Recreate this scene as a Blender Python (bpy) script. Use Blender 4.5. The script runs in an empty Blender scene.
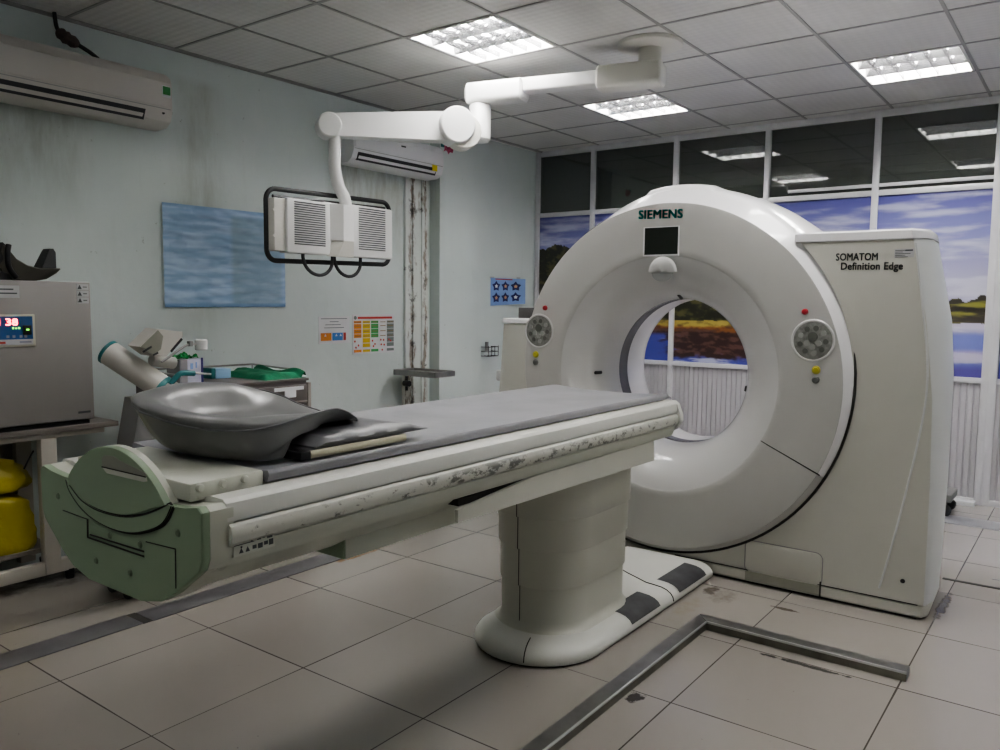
import bpy, bmesh, math, random
from math import sin, cos, pi, radians, sqrt, atan2
from mathutils import Vector, Matrix, noise
random.seed(7)
scene = bpy.context.scene
COL = scene.collection
CEIL, WALLY, PARTX = 2.774, 4.30, 6.41
AX, AZ = 1.80, 1.005          # scanner axis: runs along +x at this y, z

# ------------------------------------------------------------------ materials
def new_mat(name):
    m = bpy.data.materials.new(name); m.use_nodes = True
    nt = m.node_tree
    return m, nt, nt.nodes, nt.links, nt.nodes['Principled BSDF']

def pm(name, col, rough=0.5, metal=0.0, var=0.08, scale=5.0, bump=0.0, bscale=60.0, coat=0.0, emit=None, estr=0.0, stretch=(1, 1, 1), dirt=None):
    """a painted / plastic / metal surface: base colour broken up by position noise"""
    m, nt, N, L, B = new_mat(name)
    B.inputs['Roughness'].default_value = rough
    B.inputs['Metallic'].default_value = metal
    if coat: B.inputs['Coat Weight'].default_value = coat
    geo = N.new('ShaderNodeNewGeometry')
    mp = N.new('ShaderNodeMapping'); mp.inputs['Scale'].default_value = stretch
    L.new(geo.outputs['Position'], mp.inputs['Vector'])
    nz = N.new('ShaderNodeTexNoise'); nz.inputs['Scale'].default_value = scale
    nz.inputs['Detail'].default_value = 5; L.new(mp.outputs['Vector'], nz.inputs['Vector'])
    cr = N.new('ShaderNodeValToRGB')
    cr.color_ramp.elements[0].position = 0.3; cr.color_ramp.elements[1].position = 0.7
    a = [c*(1-var) for c in col]; b = [min(1, c*(1+var)) for c in col]
    cr.color_ramp.elements[0].color = (*a, 1); cr.color_ramp.elements[1].color = (*b, 1)
    L.new(nz.outputs['Fac'], cr.inputs['Fac'])
    out = cr.outputs['Color']
    if dirt:                       # (colour, scale, threshold, stretch)
        dc, ds, th, st = dirt
        mp2 = N.new('ShaderNodeMapping'); mp2.inputs['Scale'].default_value = st
        L.new(geo.outputs['Position'], mp2.inputs['Vector'])
        n2 = N.new('ShaderNodeTexNoise'); n2.inputs['Scale'].default_value = ds; n2.inputs['Detail'].default_value = 8
        n2.inputs['Roughness'].default_value = 0.7
        L.new(mp2.outputs['Vector'], n2.inputs['Vector'])
        r2 = N.new('ShaderNodeMapRange'); r2.inputs['From Min'].default_value = th; r2.inputs['From Max'].default_value = th+0.08
        L.new(n2.outputs['Fac'], r2.inputs['Value'])
        mx = N.new('ShaderNodeMixRGB'); mx.inputs['Color2'].default_value = (*dc, 1)
        L.new(r2.outputs['Result'], mx.inputs['Fac']); L.new(out, mx.inputs['Color1'])
        out = mx.outputs['Color']
    L.new(out, B.inputs['Base Color'])
    if emit:
        B.inputs['Emission Color'].default_value = (*emit, 1); B.inputs['Emission Strength'].default_value = estr
    if bump:
        nb = N.new('ShaderNodeTexNoise'); nb.inputs['Scale'].default_value = bscale; nb.inputs['Detail'].default_value = 3
        L.new(geo.outputs['Position'], nb.inputs['Vector'])
        bp = N.new('ShaderNodeBump'); bp.inputs['Strength'].default_value = bump; bp.inputs['Distance'].default_value = 0.01
        L.new(nb.outputs['Fac'], bp.inputs['Height']); L.new(bp.outputs['Normal'], B.inputs['Normal'])
    return m

def math_node(N, L, op, a, b=None):
    n = N.new('ShaderNodeMath'); n.operation = op
    for i, v in enumerate((a, b)):
        if v is None: continue
        if isinstance(v, (int, float)): n.inputs[i].default_value = v
        else: L.new(v, n.inputs[i])
    return n.outputs[0]

def maprange(N, L, v, a, b, c=0.0, d=1.0):
    n = N.new('ShaderNodeMapRange')
    n.inputs['From Min'].default_value = a; n.inputs['From Max'].default_value = b
    n.inputs['To Min'].default_value = c; n.inputs['To Max'].default_value = d
    L.new(v, n.inputs['Value']); return n.outputs['Result']

def mixc(N, L, fac, c1, c2):
    n = N.new('ShaderNodeMixRGB')
    if isinstance(fac, (int, float)): n.inputs['Fac'].default_value = fac
    else: L.new(fac, n.inputs['Fac'])
    for k, c in (('Color1', c1), ('Color2', c2)):
        if isinstance(c, tuple): n.inputs[k].default_value = (*c, 1)
        else: L.new(c, n.inputs[k])
    return n.outputs['Color']

def noise_node(N, L, vec, scale, detail=4, rough=0.5, stretch=None):
    if stretch:
        mp = N.new('ShaderNodeMapping'); mp.inputs['Scale'].default_value = stretch
        L.new(vec, mp.inputs['Vector']); vec = mp.outputs['Vector']
    n = N.new('ShaderNodeTexNoise'); n.inputs['Scale'].default_value = scale
    n.inputs['Detail'].default_value = detail; n.inputs['Roughness'].default_value = rough
    L.new(vec, n.inputs['Vector']); return n.outputs['Fac']

def floor_mat():
    m, nt, N, L, B = new_mat('floor_tiles')
    geo = N.new('ShaderNodeNewGeometry'); pos = geo.outputs['Position']
    sp = N.new('ShaderNodeSeparateXYZ'); L.new(pos, sp.inputs[0])
    fx = math_node(N, L, 'DIVIDE', math_node(N, L, 'SUBTRACT', sp.outputs['X'], 0.089), 0.6)
    fy = math_node(N, L, 'DIVIDE', math_node(N, L, 'SUBTRACT', sp.outputs['Y'], 0.505), 0.6)
    def edge(f):
        fr = math_node(N, L, 'FRACT', f)
        return math_node(N, L, 'ABSOLUTE', math_node(N, L, 'SUBTRACT', fr, 0.5))
    e = math_node(N, L, 'MAXIMUM', edge(fx), edge(fy))
    wob = noise_node(N, L, pos, 1.7, 2)
    th = maprange(N, L, wob, 0.35, 0.65, 0.4975, 0.4945)
    joint = math_node(N, L, 'GREATER_THAN', e, th)
    cx = N.new('ShaderNodeCombineXYZ')
    L.new(math_node(N, L, 'FLOOR', fx), cx.inputs[0]); L.new(math_node(N, L, 'FLOOR', fy), cx.inputs[1])
    wn = N.new('ShaderNodeTexWhiteNoise'); L.new(cx.outputs[0], wn.inputs['Vector'])
    c = mixc(N, L, wn.outputs['Value'], (0.265, 0.243, 0.22), (0.295, 0.272, 0.248))
    cloud = noise_node(N, L, pos, 2.2, 6, 0.6)
    c = mixc(N, L, maprange(N, L, cloud, 0.2, 0.85, 0, 0.25), c, (0.25, 0.23, 0.205))
    speck = noise_node(N, L, pos, 38, 3, 0.7)
    c = mixc(N, L, maprange(N, L, speck, 0.70, 0.76, 0, 0.6), c, (0.10, 0.085, 0.07))
    # worn and broken grout and dirt, plus a darker area under the work table
    def patch(px, py, rx, ry, sc, lo, hi, col, cc):
        dx = math_node(N, L, 'DIVIDE', math_node(N, L, 'SUBTRACT', sp.outputs['X'], px), rx)
        dy = math_node(N, L, 'DIVIDE', math_node(N, L, 'SUBTRACT', sp.outputs['Y'], py), ry)
        d = math_node(N, L, 'ADD', math_node(N, L, 'MULTIPLY', dx, dx), math_node(N, L, 'MULTIPLY', dy, dy))
        nn = noise_node(N, L, pos, sc, 5, 0.65)
        v = math_node(N, L, 'SUBTRACT', maprange(N, L, d, 0, 1.6, 1, 0), math_node(N, L, 'MULTIPLY', nn, 0.9))
        return mixc(N, L, maprange(N, L, v, lo, hi), cc, col)
    c = patch(3.072, 0.83, 0.022, 0.30, 22, 0.30, 0.40, (0.05, 0.045, 0.04), c)
    c = patch(3.60, 1.06, 0.022, 0.10, 22, 0.25, 0.36, (0.09, 0.075, 0.06), c)
    c = patch(3.58, 1.34, 0.16, 0.10, 30, 0.30, 0.7, (0.17, 0.145, 0.12), c)
    c = patch(2.45, 1.22, 0.07, 0.05, 25, 0.30, 0.42, (0.05, 0.045, 0.04), c)
    c = patch(3.35, 1.42, 0.30, 0.08, 16, 0.35, 0.75, (0.26, 0.22, 0.17), c)
    c = patch(3.62, 1.42, 0.10, 0.05, 25, 0.25, 0.45, (0.10, 0.085, 0.07), c)
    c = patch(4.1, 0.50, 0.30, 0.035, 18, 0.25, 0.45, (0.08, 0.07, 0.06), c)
    c = patch(2.95, 3.14, 0.30, 0.05, 12, 0.25, 0.5, (0.22, 0.13, 0.06), c)
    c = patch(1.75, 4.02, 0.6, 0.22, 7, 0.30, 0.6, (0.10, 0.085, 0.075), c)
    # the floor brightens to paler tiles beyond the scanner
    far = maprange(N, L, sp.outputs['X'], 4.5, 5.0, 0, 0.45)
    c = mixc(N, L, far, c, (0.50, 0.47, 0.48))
    c = mixc(N, L, joint, c, (0.075, 0.065, 0.058))
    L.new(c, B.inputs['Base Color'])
    B.inputs['Roughness'].default_value = 0.22
    bp = N.new('ShaderNodeBump'); bp.inputs['Strength'].default_value = 0.5; bp.inputs['Distance'].default_value = 0.004
    L.new(math_node(N, L, 'SUBTRACT', 1.0, joint), bp.inputs['Height']); L.new(bp.outputs['Normal'], B.inputs['Normal'])
    return m

def wall_mat():
    m, nt, N, L, B = new_mat('mint_wall_paint')
    geo = N.new('ShaderNodeNewGeometry'); pos = geo.outputs['Position']
    sp = N.new('ShaderNodeSeparateXYZ'); L.new(pos, sp.inputs[0])
    big = noise_node(N, L, pos, 1.1, 5, 0.6)
    c = mixc(N, L, maprange(N, L, big, 0.3, 0.7), (0.62, 0.69, 0.675), (0.69, 0.75, 0.735))
    run = noise_node(N, L, pos, 3.5, 7, 0.65, (3.2, 3.2, 0.35))
    c = mixc(N, L, maprange(N, L, run, 0.60, 0.80, 0, 0.22), c, (0.46, 0.51, 0.48))
    pale = noise_node(N, L, pos, 2.0, 6, 0.6, (1.5, 1.5, 0.6))
    c = mixc(N, L, maprange(N, L, pale, 0.55, 0.75, 0, 0.5), c, (0.74, 0.77, 0.765))
    spot = noise_node(N, L, pos, 24, 4, 0.6)
    c = mixc(N, L, maprange(N, L, spot, 0.70, 0.76, 0, 0.55), c, (0.20, 0.21, 0.16))
    # damp streaks under the near air conditioner and dirt beside the duct
    def band(x0, x1, z0, z1, amt, col, cc, sc=4):
        mx = math_node(N, L, 'MULTIPLY', maprange(N, L, sp.outputs['X'], x0-0.15, x0), maprange(N, L, sp.outputs['X'], x1, x1+0.15, 1, 0))
        mz = math_node(N, L, 'MULTIPLY', maprange(N, L, sp.outputs['Z'], z0, z0+0.5), maprange(N, L, sp.outputs['Z'], z1, z1+0.05, 1, 0))
        nn = noise_node(N, L, pos, sc, 7, 0.7, (2.5, 2.5, 0.5))
        f = math_node(N, L, 'MULTIPLY', math_node(N, L, 'MULTIPLY', mx, mz), maprange(N, L, nn, 0.35, 0.65, 0.15, amt))
        return mixc(N, L, f, cc, col)
    c = band(1.4, 2.05, 1.7, 2.32, 0.62, (0.26, 0.29, 0.24), c)
    c = band(3.9, 4.75, 1.6, 2.32, 0.65, (0.30, 0.31, 0.24), c, 6)
    c = band(2.75, 2.85, 1.0, 2.6, 0.5, (0.33, 0.35, 0.29), c, 6)
    L.new(c, B.inputs['Base Color'])
    B.inputs['Roughness'].default_value = 0.55
    nb = noise_node(N, L, pos, 9, 5)
    bp = N.new('ShaderNodeBump'); bp.inputs['Strength'].default_value = 0.25; bp.inputs['Distance'].default_value = 0.01
    L.new(nb, bp.inputs['Height']); L.new(bp.outputs['Normal'], B.inputs['Normal'])
    return m

def ceil_mat():
    m, nt, N, L, B = new_mat('embossed_ceiling_tile')
    geo = N.new('ShaderNodeNewGeometry'); pos = geo.outputs['Position']
    mp = N.new('ShaderNodeMapping'); mp.inputs['Rotation'].default_value = (0, 0, radians(45)); L.new(pos, mp.inputs['Vector'])
    sp = N.new('ShaderNodeSeparateXYZ'); L.new(mp.outputs['Vector'], sp.inputs[0])
    wx = math_node(N, L, 'SINE', math_node(N, L, 'MULTIPLY', sp.outputs['X'], 95))
    wy = math_node(N, L, 'SINE', math_node(N, L, 'MULTIPLY', sp.outputs['Y'], 95))
    h = math_node(N, L, 'MULTIPLY', wx, wy)
    big = noise_node(N, L, pos, 1.6, 5, 0.6)
    c = mixc(N, L, maprange(N, L, big, 0.3, 0.7), (0.60, 0.595, 0.575), (0.70, 0.695, 0.675))
    c = mixc(N, L, maprange(N, L, h, -1, 1, 0.10, 0.0), c, (0.33, 0.33, 0.32))
    L.new(c, B.inputs['Base Color']); B.inputs['Roughness'].default_value = 0.42
    bp = N.new('ShaderNodeBump'); bp.inputs['Strength'].default_value = 0.35; bp.inputs['Distance'].default_value = 0.004
    L.new(h, bp.inputs['Height']); L.new(bp.outputs['Normal'], B.inputs['Normal'])
    return m

def attr_mat(name, rough=0.3, coat=0.2):
    m, nt, N, L, B = new_mat(name)
    a = N.new('ShaderNodeAttribute'); a.attribute_name = 'print'
    L.new(a.outputs['Color'], B.inputs['Base Color'])
    B.inputs['Roughness'].default_value = rough; B.inputs['Coat Weight'].default_value = coat
    return m

def glass_mat():
    m, nt, N, L, B = new_mat('dark_reflecting_glass')
    B.inputs['Base Color'].default_value = (0.30, 0.34, 0.31, 1)
    B.inputs['Transmission Weight'].default_value = 0.85
    B.inputs['Roughness'].default_value = 0.01
    B.inputs['IOR'].default_value = 1.9
    return m

def scuff_mat(name, base, z0, z1):
    """white painted rail with black scuffs in one band of height"""
    m, nt, N, L, B = new_mat(name)
    geo = N.new('ShaderNodeNewGeometry'); pos = geo.outputs['Position']
    sp = N.new('ShaderNodeSeparateXYZ'); L.new(pos, sp.inputs[0])
    n1 = noise_node(N, L, pos, 3.0, 3)
    c = mixc(N, L, n1, tuple(v*0.93 for v in base), base)
    zm = math_node(N, L, 'MULTIPLY', maprange(N, L, sp.outputs['Z'], z0, z0+0.012), maprange(N, L, sp.outputs['Z'], z1-0.02, z1, 1, 0))
    s1 = noise_node(N, L, pos, 26, 7, 0.75, (0.8, 1, 1.4))
    s2 = noise_node(N, L, pos, 3.2, 3, 0.6, (1.0, 1, 0.3))
    xm = math_node(N, L, 'MULTIPLY', maprange(N, L, sp.outputs['X'], 1.1, 1.7), 0.075)
    v = math_node(N, L, 'ADD', math_node(N, L, 'ADD', s1, math_node(N, L, 'MULTIPLY', s2, 0.35)), xm)
    f = math_node(N, L, 'MULTIPLY', zm, maprange(N, L, v, 0.775, 0.84, 0, 0.8))
    c = mixc(N, L, f, c, (0.05, 0.047, 0.042))
    lo = noise_node(N, L, pos, 9, 6, 0.7, (0.4, 1, 2))
    c = mixc(N, L, maprange(N, L, lo, 0.58, 0.72, 0, 0.3), c, (0.30, 0.29, 0.24))
    L.new(c, B.inputs['Base Color']); B.inputs['Roughness'].default_value = 0.38
    return m

def grime_mat():
    m, nt, N, L, B = new_mat('grimy_white_duct')
    geo = N.new('ShaderNodeNewGeometry'); pos = geo.outputs['Position']
    sp = N.new('ShaderNodeSeparateXYZ'); L.new(pos, sp.inputs[0])
    c = mixc(N, L, noise_node(N, L, pos, 4, 4), (0.60, 0.64, 0.61), (0.72, 0.74, 0.71))
    def stripe(x, wd):
        d = math_node(N, L, 'ABSOLUTE', math_node(N, L, 'SUBTRACT', sp.outputs['X'], x))
        return maprange(N, L, d, 0, wd, 1, 0)
    st = math_node(N, L, 'MAXIMUM', math_node(N, L, 'MULTIPLY', stripe(4.595, 0.045), 0.75), stripe(4.742, 0.05))
    n = noise_node(N, L, pos, 13, 6, 0.7, (1.6, 1, 0.55))
    v = math_node(N, L, 'ADD', n, math_node(N, L, 'MULTIPLY', st, 0.24))
    c = mixc(N, L, maprange(N, L, v, 0.60, 0.72, 0, 0.85), c, (0.22, 0.17, 0.125))
    n2 = noise_node(N, L, pos, 9, 5, 0.7)
    c = mixc(N, L, maprange(N, L, math_node(N, L, 'ADD', n2, math_node(N, L, 'MULTIPLY', st, 0.15)), 0.64, 0.74, 0, 0.8), c, (0.05, 0.045, 0.04))
    L.new(c, B.inputs['Base Color']); B.inputs['Roughness'].default_value = 0.6
    return m

M = {}
M['floor'] = floor_mat(); M['wall'] = wall_mat(); M['ceil'] = ceil_mat(); M['glass'] = glass_mat()
M['print'] = attr_mat('printed_sheet'); M['printmatt'] = attr_mat('matt_print', 0.6, 0.0)
M['alu'] = pm('brushed_aluminium', (0.55, 0.56, 0.56), 0.38, 0.75, 0.05, 12)
M['aluwhite'] = pm('white_coated_aluminium', (0.60, 0.60, 0.62), 0.35, 0.1, 0.05, 6)
M['ribbed'] = pm('ribbed_panel_white', (0.42, 0.41, 0.43), 0.4, 0.0, 0.10, 3, stretch=(1, 2, 0.3))
M['tbar'] = pm('ceiling_bar_paint', (0.36, 0.36, 0.35), 0.5)
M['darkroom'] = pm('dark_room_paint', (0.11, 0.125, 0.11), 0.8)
M['tube'] = pm('lit_fluorescent_tube', (1, 1, 1), 0.5, emit=(1.0, 0.985, 0.96), estr=46.0)
M['tubefill'] = pm('fill_fluorescent_tube', (1, 1, 1), 0.5, emit=(1.0, 0.985, 0.96), estr=12.0)  # weak glow for the added fill lights out of view
M['louvre'] = pm('mirror_louvre', (0.4, 0.4, 0.41), 0.16, 0.9, 0.03)
M['fixture'] = pm('light_fixture_white', (0.75, 0.75, 0.74), 0.4)
M['gface'] = pm('scanner_cover_grey', (0.51, 0.505, 0.485), 0.30, 0, 0.03, 2, coat=0.25)
M['gfunnel'] = pm('scanner_funnel_pale', (0.62, 0.615, 0.605), 0.25, 0, 0.02, 2, coat=0.3)
M['gwhite'] = pm('scanner_rim_white', (0.8, 0.79, 0.8), 0.25, 0, 0.02, 2, coat=0.3)
M['ghousing'] = pm('scanner_housing_cream', (0.545, 0.54, 0.49), 0.38, 0, 0.03, 2)
M['gside'] = pm('scanner_side_white', (0.60, 0.61, 0.605), 0.38, 0, 0.03, 2)
M['gring'] = pm('bore_window_grey', (0.17, 0.17, 0.185), 0.2, 0, 0.05, 5)
M['black'] = pm('black_plastic', (0.015, 0.015, 0.017), 0.4)
M['blackrub'] = pm('black_rubber', (0.025, 0.026, 0.028), 0.6)
M['grip'] = pm('charcoal_grip_sheet', (0.06, 0.06, 0.065), 0.55, 0, 0.3, 12)
M['seam'] = pm('seam_shadow_gap', (0.03, 0.028, 0.025), 0.8)
M['screen'] = pm('black_display_glass', (0.012, 0.016, 0.012), 0.35)
M['keypad'] = pm('keypad_grey', (0.25, 0.255, 0.235), 0.5, 0, 0.25, 60)
M['key'] = pm('key_dark', (0.13, 0.135, 0.12), 0.5)
M['keylight'] = pm('key_light', (0.34, 0.345, 0.32), 0.4)
M['red'] = pm('red_button', (0.36, 0.02, 0.03), 0.35)
M['yellow'] = pm('yellow_button', (0.45, 0.42, 0.05), 0.4)
M['greybtn'] = pm('grey_button', (0.16, 0.165, 0.16), 0.3, 0.5)
M['teal'] = pm('teal_lettering', (0.0, 0.3, 0.27), 0.5)
M['ink'] = pm('dark_grey_lettering', (0.07, 0.075, 0.08), 0.5)
M['label'] = pm('label_grey', (0.47, 0.47, 0.48), 0.5)
M['paper'] = pm('white_paper', (0.72, 0.72, 0.74), 0.6)
M['tbody'] = pm('table_cream_paint', (0.56, 0.57, 0.5), 0.38, 0, 0.04, 2.5, dirt=((0.33, 0.32, 0.27), 9, 0.63, (0.5, 1, 1)))
M['tgreen'] = pm('table_green_end', (0.27, 0.35, 0.24), 0.42, 0, 0.04, 3)
M['tscuff'] = scuff_mat('scuffed_rail_paint', (0.60, 0.60, 0.545), 0.842, 0.893)
M['twhite'] = pm('table_white_paint', (0.63, 0.63, 0.59), 0.35, 0, 0.03, 3)
M['tcol'] = pm('pedestal_cream', (0.6, 0.595, 0.53), 0.36, 0, 0.03, 1.5)
M['pad'] = pm('grey_vinyl_mat', (0.27, 0.27, 0.29), 0.36, 0, 0.14, 5, bump=0.25, bscale=7, dirt=((0.09, 0.09, 0.095), 7, 0.66, (0.6, 2.5, 1)))
M['cushion'] = pm('grey_moulded_foam', (0.155, 0.155, 0.155), 0.34, 0, 0.06, 3)
M['charpad'] = pm('charcoal_pad', (0.13, 0.13, 0.14), 0.42, 0, 0.2, 8, bump=0.3, bscale=9)
M['beige'] = pm('beige_edge_strip', (0.48, 0.46, 0.34), 0.45, 0, 0.1, 30, stretch=(0.1, 4, 6))
M['boom'] = pm('boom_white_enamel', (0.74, 0.74, 0.73), 0.3, 0, 0.03, 3, coat=0.2)
M['boomgrey'] = pm('boom_pale_grey', (0.64, 0.63, 0.58), 0.38, 0, 0.03, 3)
M['slot'] = pm('vent_slot_dark', (0.05, 0.05, 0.055), 0.7)
M['acw'] = pm('air_conditioner_ivory', (0.6, 0.57, 0.54), 0.42, 0, 0.05, 3)
M['acw2'] = pm('air_conditioner_white', (0.76, 0.76, 0.78), 0.38, 0, 0.03, 3)
M['greenlab'] = pm('green_energy_label', (0.05, 0.35, 0.10), 0.5)
M['yellowlab'] = pm('yellow_sticker', (0.75, 0.62, 0.04), 0.5)
M['rust'] = pm('rusty_duct_paint', (0.60, 0.60, 0.55), 0.6, 0, 0.06, 3, dirt=((0.20, 0.15, 0.105), 6, 0.52, (6, 5, 1.3)))
M['steel'] = pm('worn_steel', (0.42, 0.41, 0.40), 0.36, 0.8, 0.2, 9, stretch=(1, 1, 1))
M['steelfloor'] = pm('floor_channel_steel', (0.24, 0.235, 0.235), 0.34, 0.85, 0.25, 7)
M['sidemetal'] = pm('channel_side_metal', (0.17, 0.165, 0.14), 0.4, 0.6, 0.3, 8)  # darker metal for the near sides of the floor channel
M['stripgrey'] = pm('grey_floor_plate', (0.125, 0.12, 0.125), 0.45, 0.2, 0.18, 5, dirt=((0.03, 0.03, 0.03), 5, 0.63, (1, 2, 1)))
M['sillgrey'] = pm('grey_floor_sill', (0.32, 0.32, 0.34), 0.4, 0.2, 0.1, 5)
M['cabgrey'] = pm('cabinet_grey_enamel', (0.30, 0.285, 0.275), 0.42, 0.15, 0.05, 2)
M['wood'] = pm('grey_brown_laminate', (0.19, 0.17, 0.155), 0.5, 0, 0.15, 10, stretch=(0.6, 5, 5))
M['leg'] = pm('cream_leg_paint', (0.50, 0.47, 0.42), 0.5, 0, 0.06, 4)
M['bag'] = pm('yellow_plastic_bag', (0.4, 0.33, 0.02), 0.36, 0, 0.12, 6, bump=0.9, bscale=10)
M['bluepanel'] = pm('blue_control_panel', (0.02, 0.09, 0.26), 0.35)
M['ledred'] = pm('red_led_digit', (0.8, 0.02, 0.05), 0.4, emit=(1, 0.03, 0.08), estr=2.2)
M['ledgreen'] = pm('green_led', (0.1, 0.7, 0.05), 0.4, emit=(0.2, 1, 0.05), estr=1.2)
M['tealtrim'] = pm('teal_end_trim', (0.02, 0.16, 0.17), 0.4)
M['injw'] = pm('injector_cream', (0.56, 0.54, 0.50), 0.36, 0, 0.03, 3)
M['injd'] = pm('injector_side_olive', (0.24, 0.24, 0.20), 0.45)
M['injgrey'] = pm('injector_stand_grey', (0.20, 0.20, 0.20), 0.5)
M['cloth'] = pm('green_surgical_cloth', (0.012, 0.16, 0.075), 0.8, 0, 0.2, 12, bump=0.6, bscale=25)
M['glove'] = pm('green_tissue', (0.01, 0.22, 0.05), 0.6, 0, 0.2, 12)
M['cart'] = pm('trolley_brown_grey', (0.15, 0.13, 0.125), 0.45, 0.1, 0.1, 6)
M['cartedge'] = pm('trolley_pale_edge', (0.36, 0.33, 0.30), 0.45, 0.2, 0.1, 6)
M['bluebox'] = pm('pale_blue_carton', (0.30, 0.48, 0.68), 0.5)
M['cardside'] = pm('carton_grey_side', (0.27, 0.26, 0.27), 0.6)
M['carton'] = pm('carton_lilac_white', (0.5, 0.5, 0.6), 0.55, 0, 0.1, 20)
M['purple'] = pm('purple_carton_edge', (0.05, 0.04, 0.20), 0.5)
M['pink'] = pm('pink_paper', (0.48, 0.08, 0.16), 0.7, 0, 0.3, 30)
M['plastic'] = pm('frosted_syringe', (0.62, 0.64, 0.64), 0.25)
M['saddle'] = pm('olive_grey_pad', (0.105, 0.10, 0.082), 0.5, 0, 0.1, 9)
M['orange'] = pm('print_orange', (0.62, 0.22, 0.03), 0.5)
M['pblue'] = pm('print_blue', (0.05, 0.20, 0.55), 0.5)
M['pyellow'] = pm('print_yellow', (0.66, 0.46, 0.03), 0.5)
M['pgreen'] = pm('print_green', (0.05, 0.36, 0.10), 0.5)
M['pred'] = pm('print_red', (0.50, 0.05, 0.04), 0.5)
M['pgrey'] = pm('print_grey', (0.18, 0.22, 0.21), 0.5)
M['pnavy'] = pm('print_navy', (0.02, 0.02, 0.13), 0.5)
M['plight'] = pm('print_light_blue', (0.25, 0.38, 0.68), 0.5)
M['printbrown'] = pm('print_brown', (.25, .16, .06), .5)
M['ppeach'] = pm('print_peach', (0.65, 0.36, 0.22), 0.5)

# ------------------------------------------------------------------ mesh builder
class MB:
    def __init__(self): self.bm = bmesh.new()
    def box(self, lo, hi, bev=0.0, mat=None, seg=2):
        vs = [self.bm.verts.new((x, y, z)) for x in (lo[0], hi[0]) for y in (lo[1], hi[1]) for z in (lo[2], hi[2])]
        fs = [self.bm.faces.new([vs[i] for i in f]) for f in ((0,1,3,2), (4,6,7,5), (0,4,5,1), (2,3,7,6), (0,2,6,4), (1,5,7,3))]
        if bev:
            es = list({e for f in fs for e in f.edges})
            r = bmesh.ops.bevel(self.bm, geom=es, offset=bev, segments=seg, profile=0.5, affect='EDGES')
            vs = list({v for f in r['faces'] for v in f.verts} | {v for v in vs if v.is_valid})
        if mat is not None: bmesh.ops.transform(self.bm, matrix=mat, verts=[v for v in vs if v.is_valid])
        return self
    def prism(self, pts, axis, a0, a1, mat=None):
        def P(p, a): return {'x': (a, p[0], p[1]), 'y': (p[0], a, p[1]), 'z': (p[0], p[1], a)}[axis]
        A = [self.bm.verts.new(P(p, a0)) for p in pts]; Bv = [self.bm.verts.new(P(p, a1)) for p in pts]
        n = len(pts)
        self.bm.faces.new(A); self.bm.faces.new(Bv[::-1])
        for i in range(n): self.bm.faces.new((A[i], A[(i+1) % n], Bv[(i+1) % n], Bv[i]))
        if mat is not None: bmesh.ops.transform(self.bm, matrix=mat, verts=A+Bv)
        return self
    def loft(self, rings, closed=True, cap=True, loop=False):
        R = [[self.bm.verts.new(p) for p in r] for r in rings]
        n = len(R[0]); K = len(R)
        for k in range(K if loop else K-1):
            a, b = R[k], R[(k+1) % K]
            for i in range(n if closed else n-1):
                j = (i+1) % n
                try: self.bm.faces.new((a[i], a[j], b[j], b[i]))
                except ValueError: pass
        if cap and not loop and closed:
            self.bm.faces.new(R[0][::-1]); self.bm.faces.new(R[-1])
        return self
    def tube(self, pts, r, n=10, closed=False):
        pts = [Vector(p) for p in pts]; K = len(pts)
        rr = r if isinstance(r, (list, tuple)) else [r]*K
        rings = []; ref = None
        for i, p in enumerate(pts):
            if closed: t = pts[(i+1) % K]-pts[i-1]
            else: t = pts[min(i+1, K-1)]-pts[max(i-1, 0)]
            t.normalize()
            if ref is None:
                ref = t.orthogonal().normalized()
            else:
                ref = (ref - t*ref.dot(t)).normalized()
            b = t.cross(ref)
            rings.append([p + (ref*cos(2*pi*k/n) + b*sin(2*pi*k/n))*rr[i] for k in range(n)])
        return self.loft(rings, loop=closed)
    def cyl(self, p0, p1, r0, r1=None, n=24, bev=0.0):
        p0, p1 = Vector(p0), Vector(p1); r1 = r0 if r1 is None else r1
        if bev:
            d = (p1-p0).normalized()
            return self.tube2([p0, p0+d*bev, p1-d*bev, p1], [r0-bev, r0, r1, r1-bev], d, n)
        return self.tube2([p0, p1], [r0, r1], (p1-p0).normalized(), n)
    def tube2(self, pts, rr, d, n):
        ref = Vector(d).orthogonal().normalized(); b = Vector(d).cross(ref)
        return self.loft([[p + (ref*cos(2*pi*k/n) + b*sin(2*pi*k/n))*r for k in range(n)] for p, r in zip(pts, rr)])
    def lathe(self, prof, center, axis='z', n=48, cap=True):
        """prof: (radius, along)"""
        def P(r, a, t):
            c = Vector(center)
            if axis == 'z': return c+Vector((r*cos(t), r*sin(t), a))
            if axis == 'x': return c+Vector((a, r*cos(t), r*sin(t)))
            return c+Vector((r*cos(t), a, r*sin(t)))
        return self.loft([[P(r, a, 2*pi*k/n) for k in range(n)] for r, a in prof], cap=cap)
    def grid(self, fn, nu, nv):
        V = [[self.bm.verts.new(fn(i/nu, j/nv)) for j in range(nv+1)] for i in range(nu+1)]
        for i in range(nu):
            for j in range(nv):
                self.bm.faces.new((V[i][j], V[i+1][j], V[i+1][j+1], V[i][j+1]))
        return self
    def poly(self, pts):
        self.bm.faces.new([self.bm.verts.new(p) for p in pts]); return self

ORG = {}
def link(o): COL.objects.link(o); return o

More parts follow.
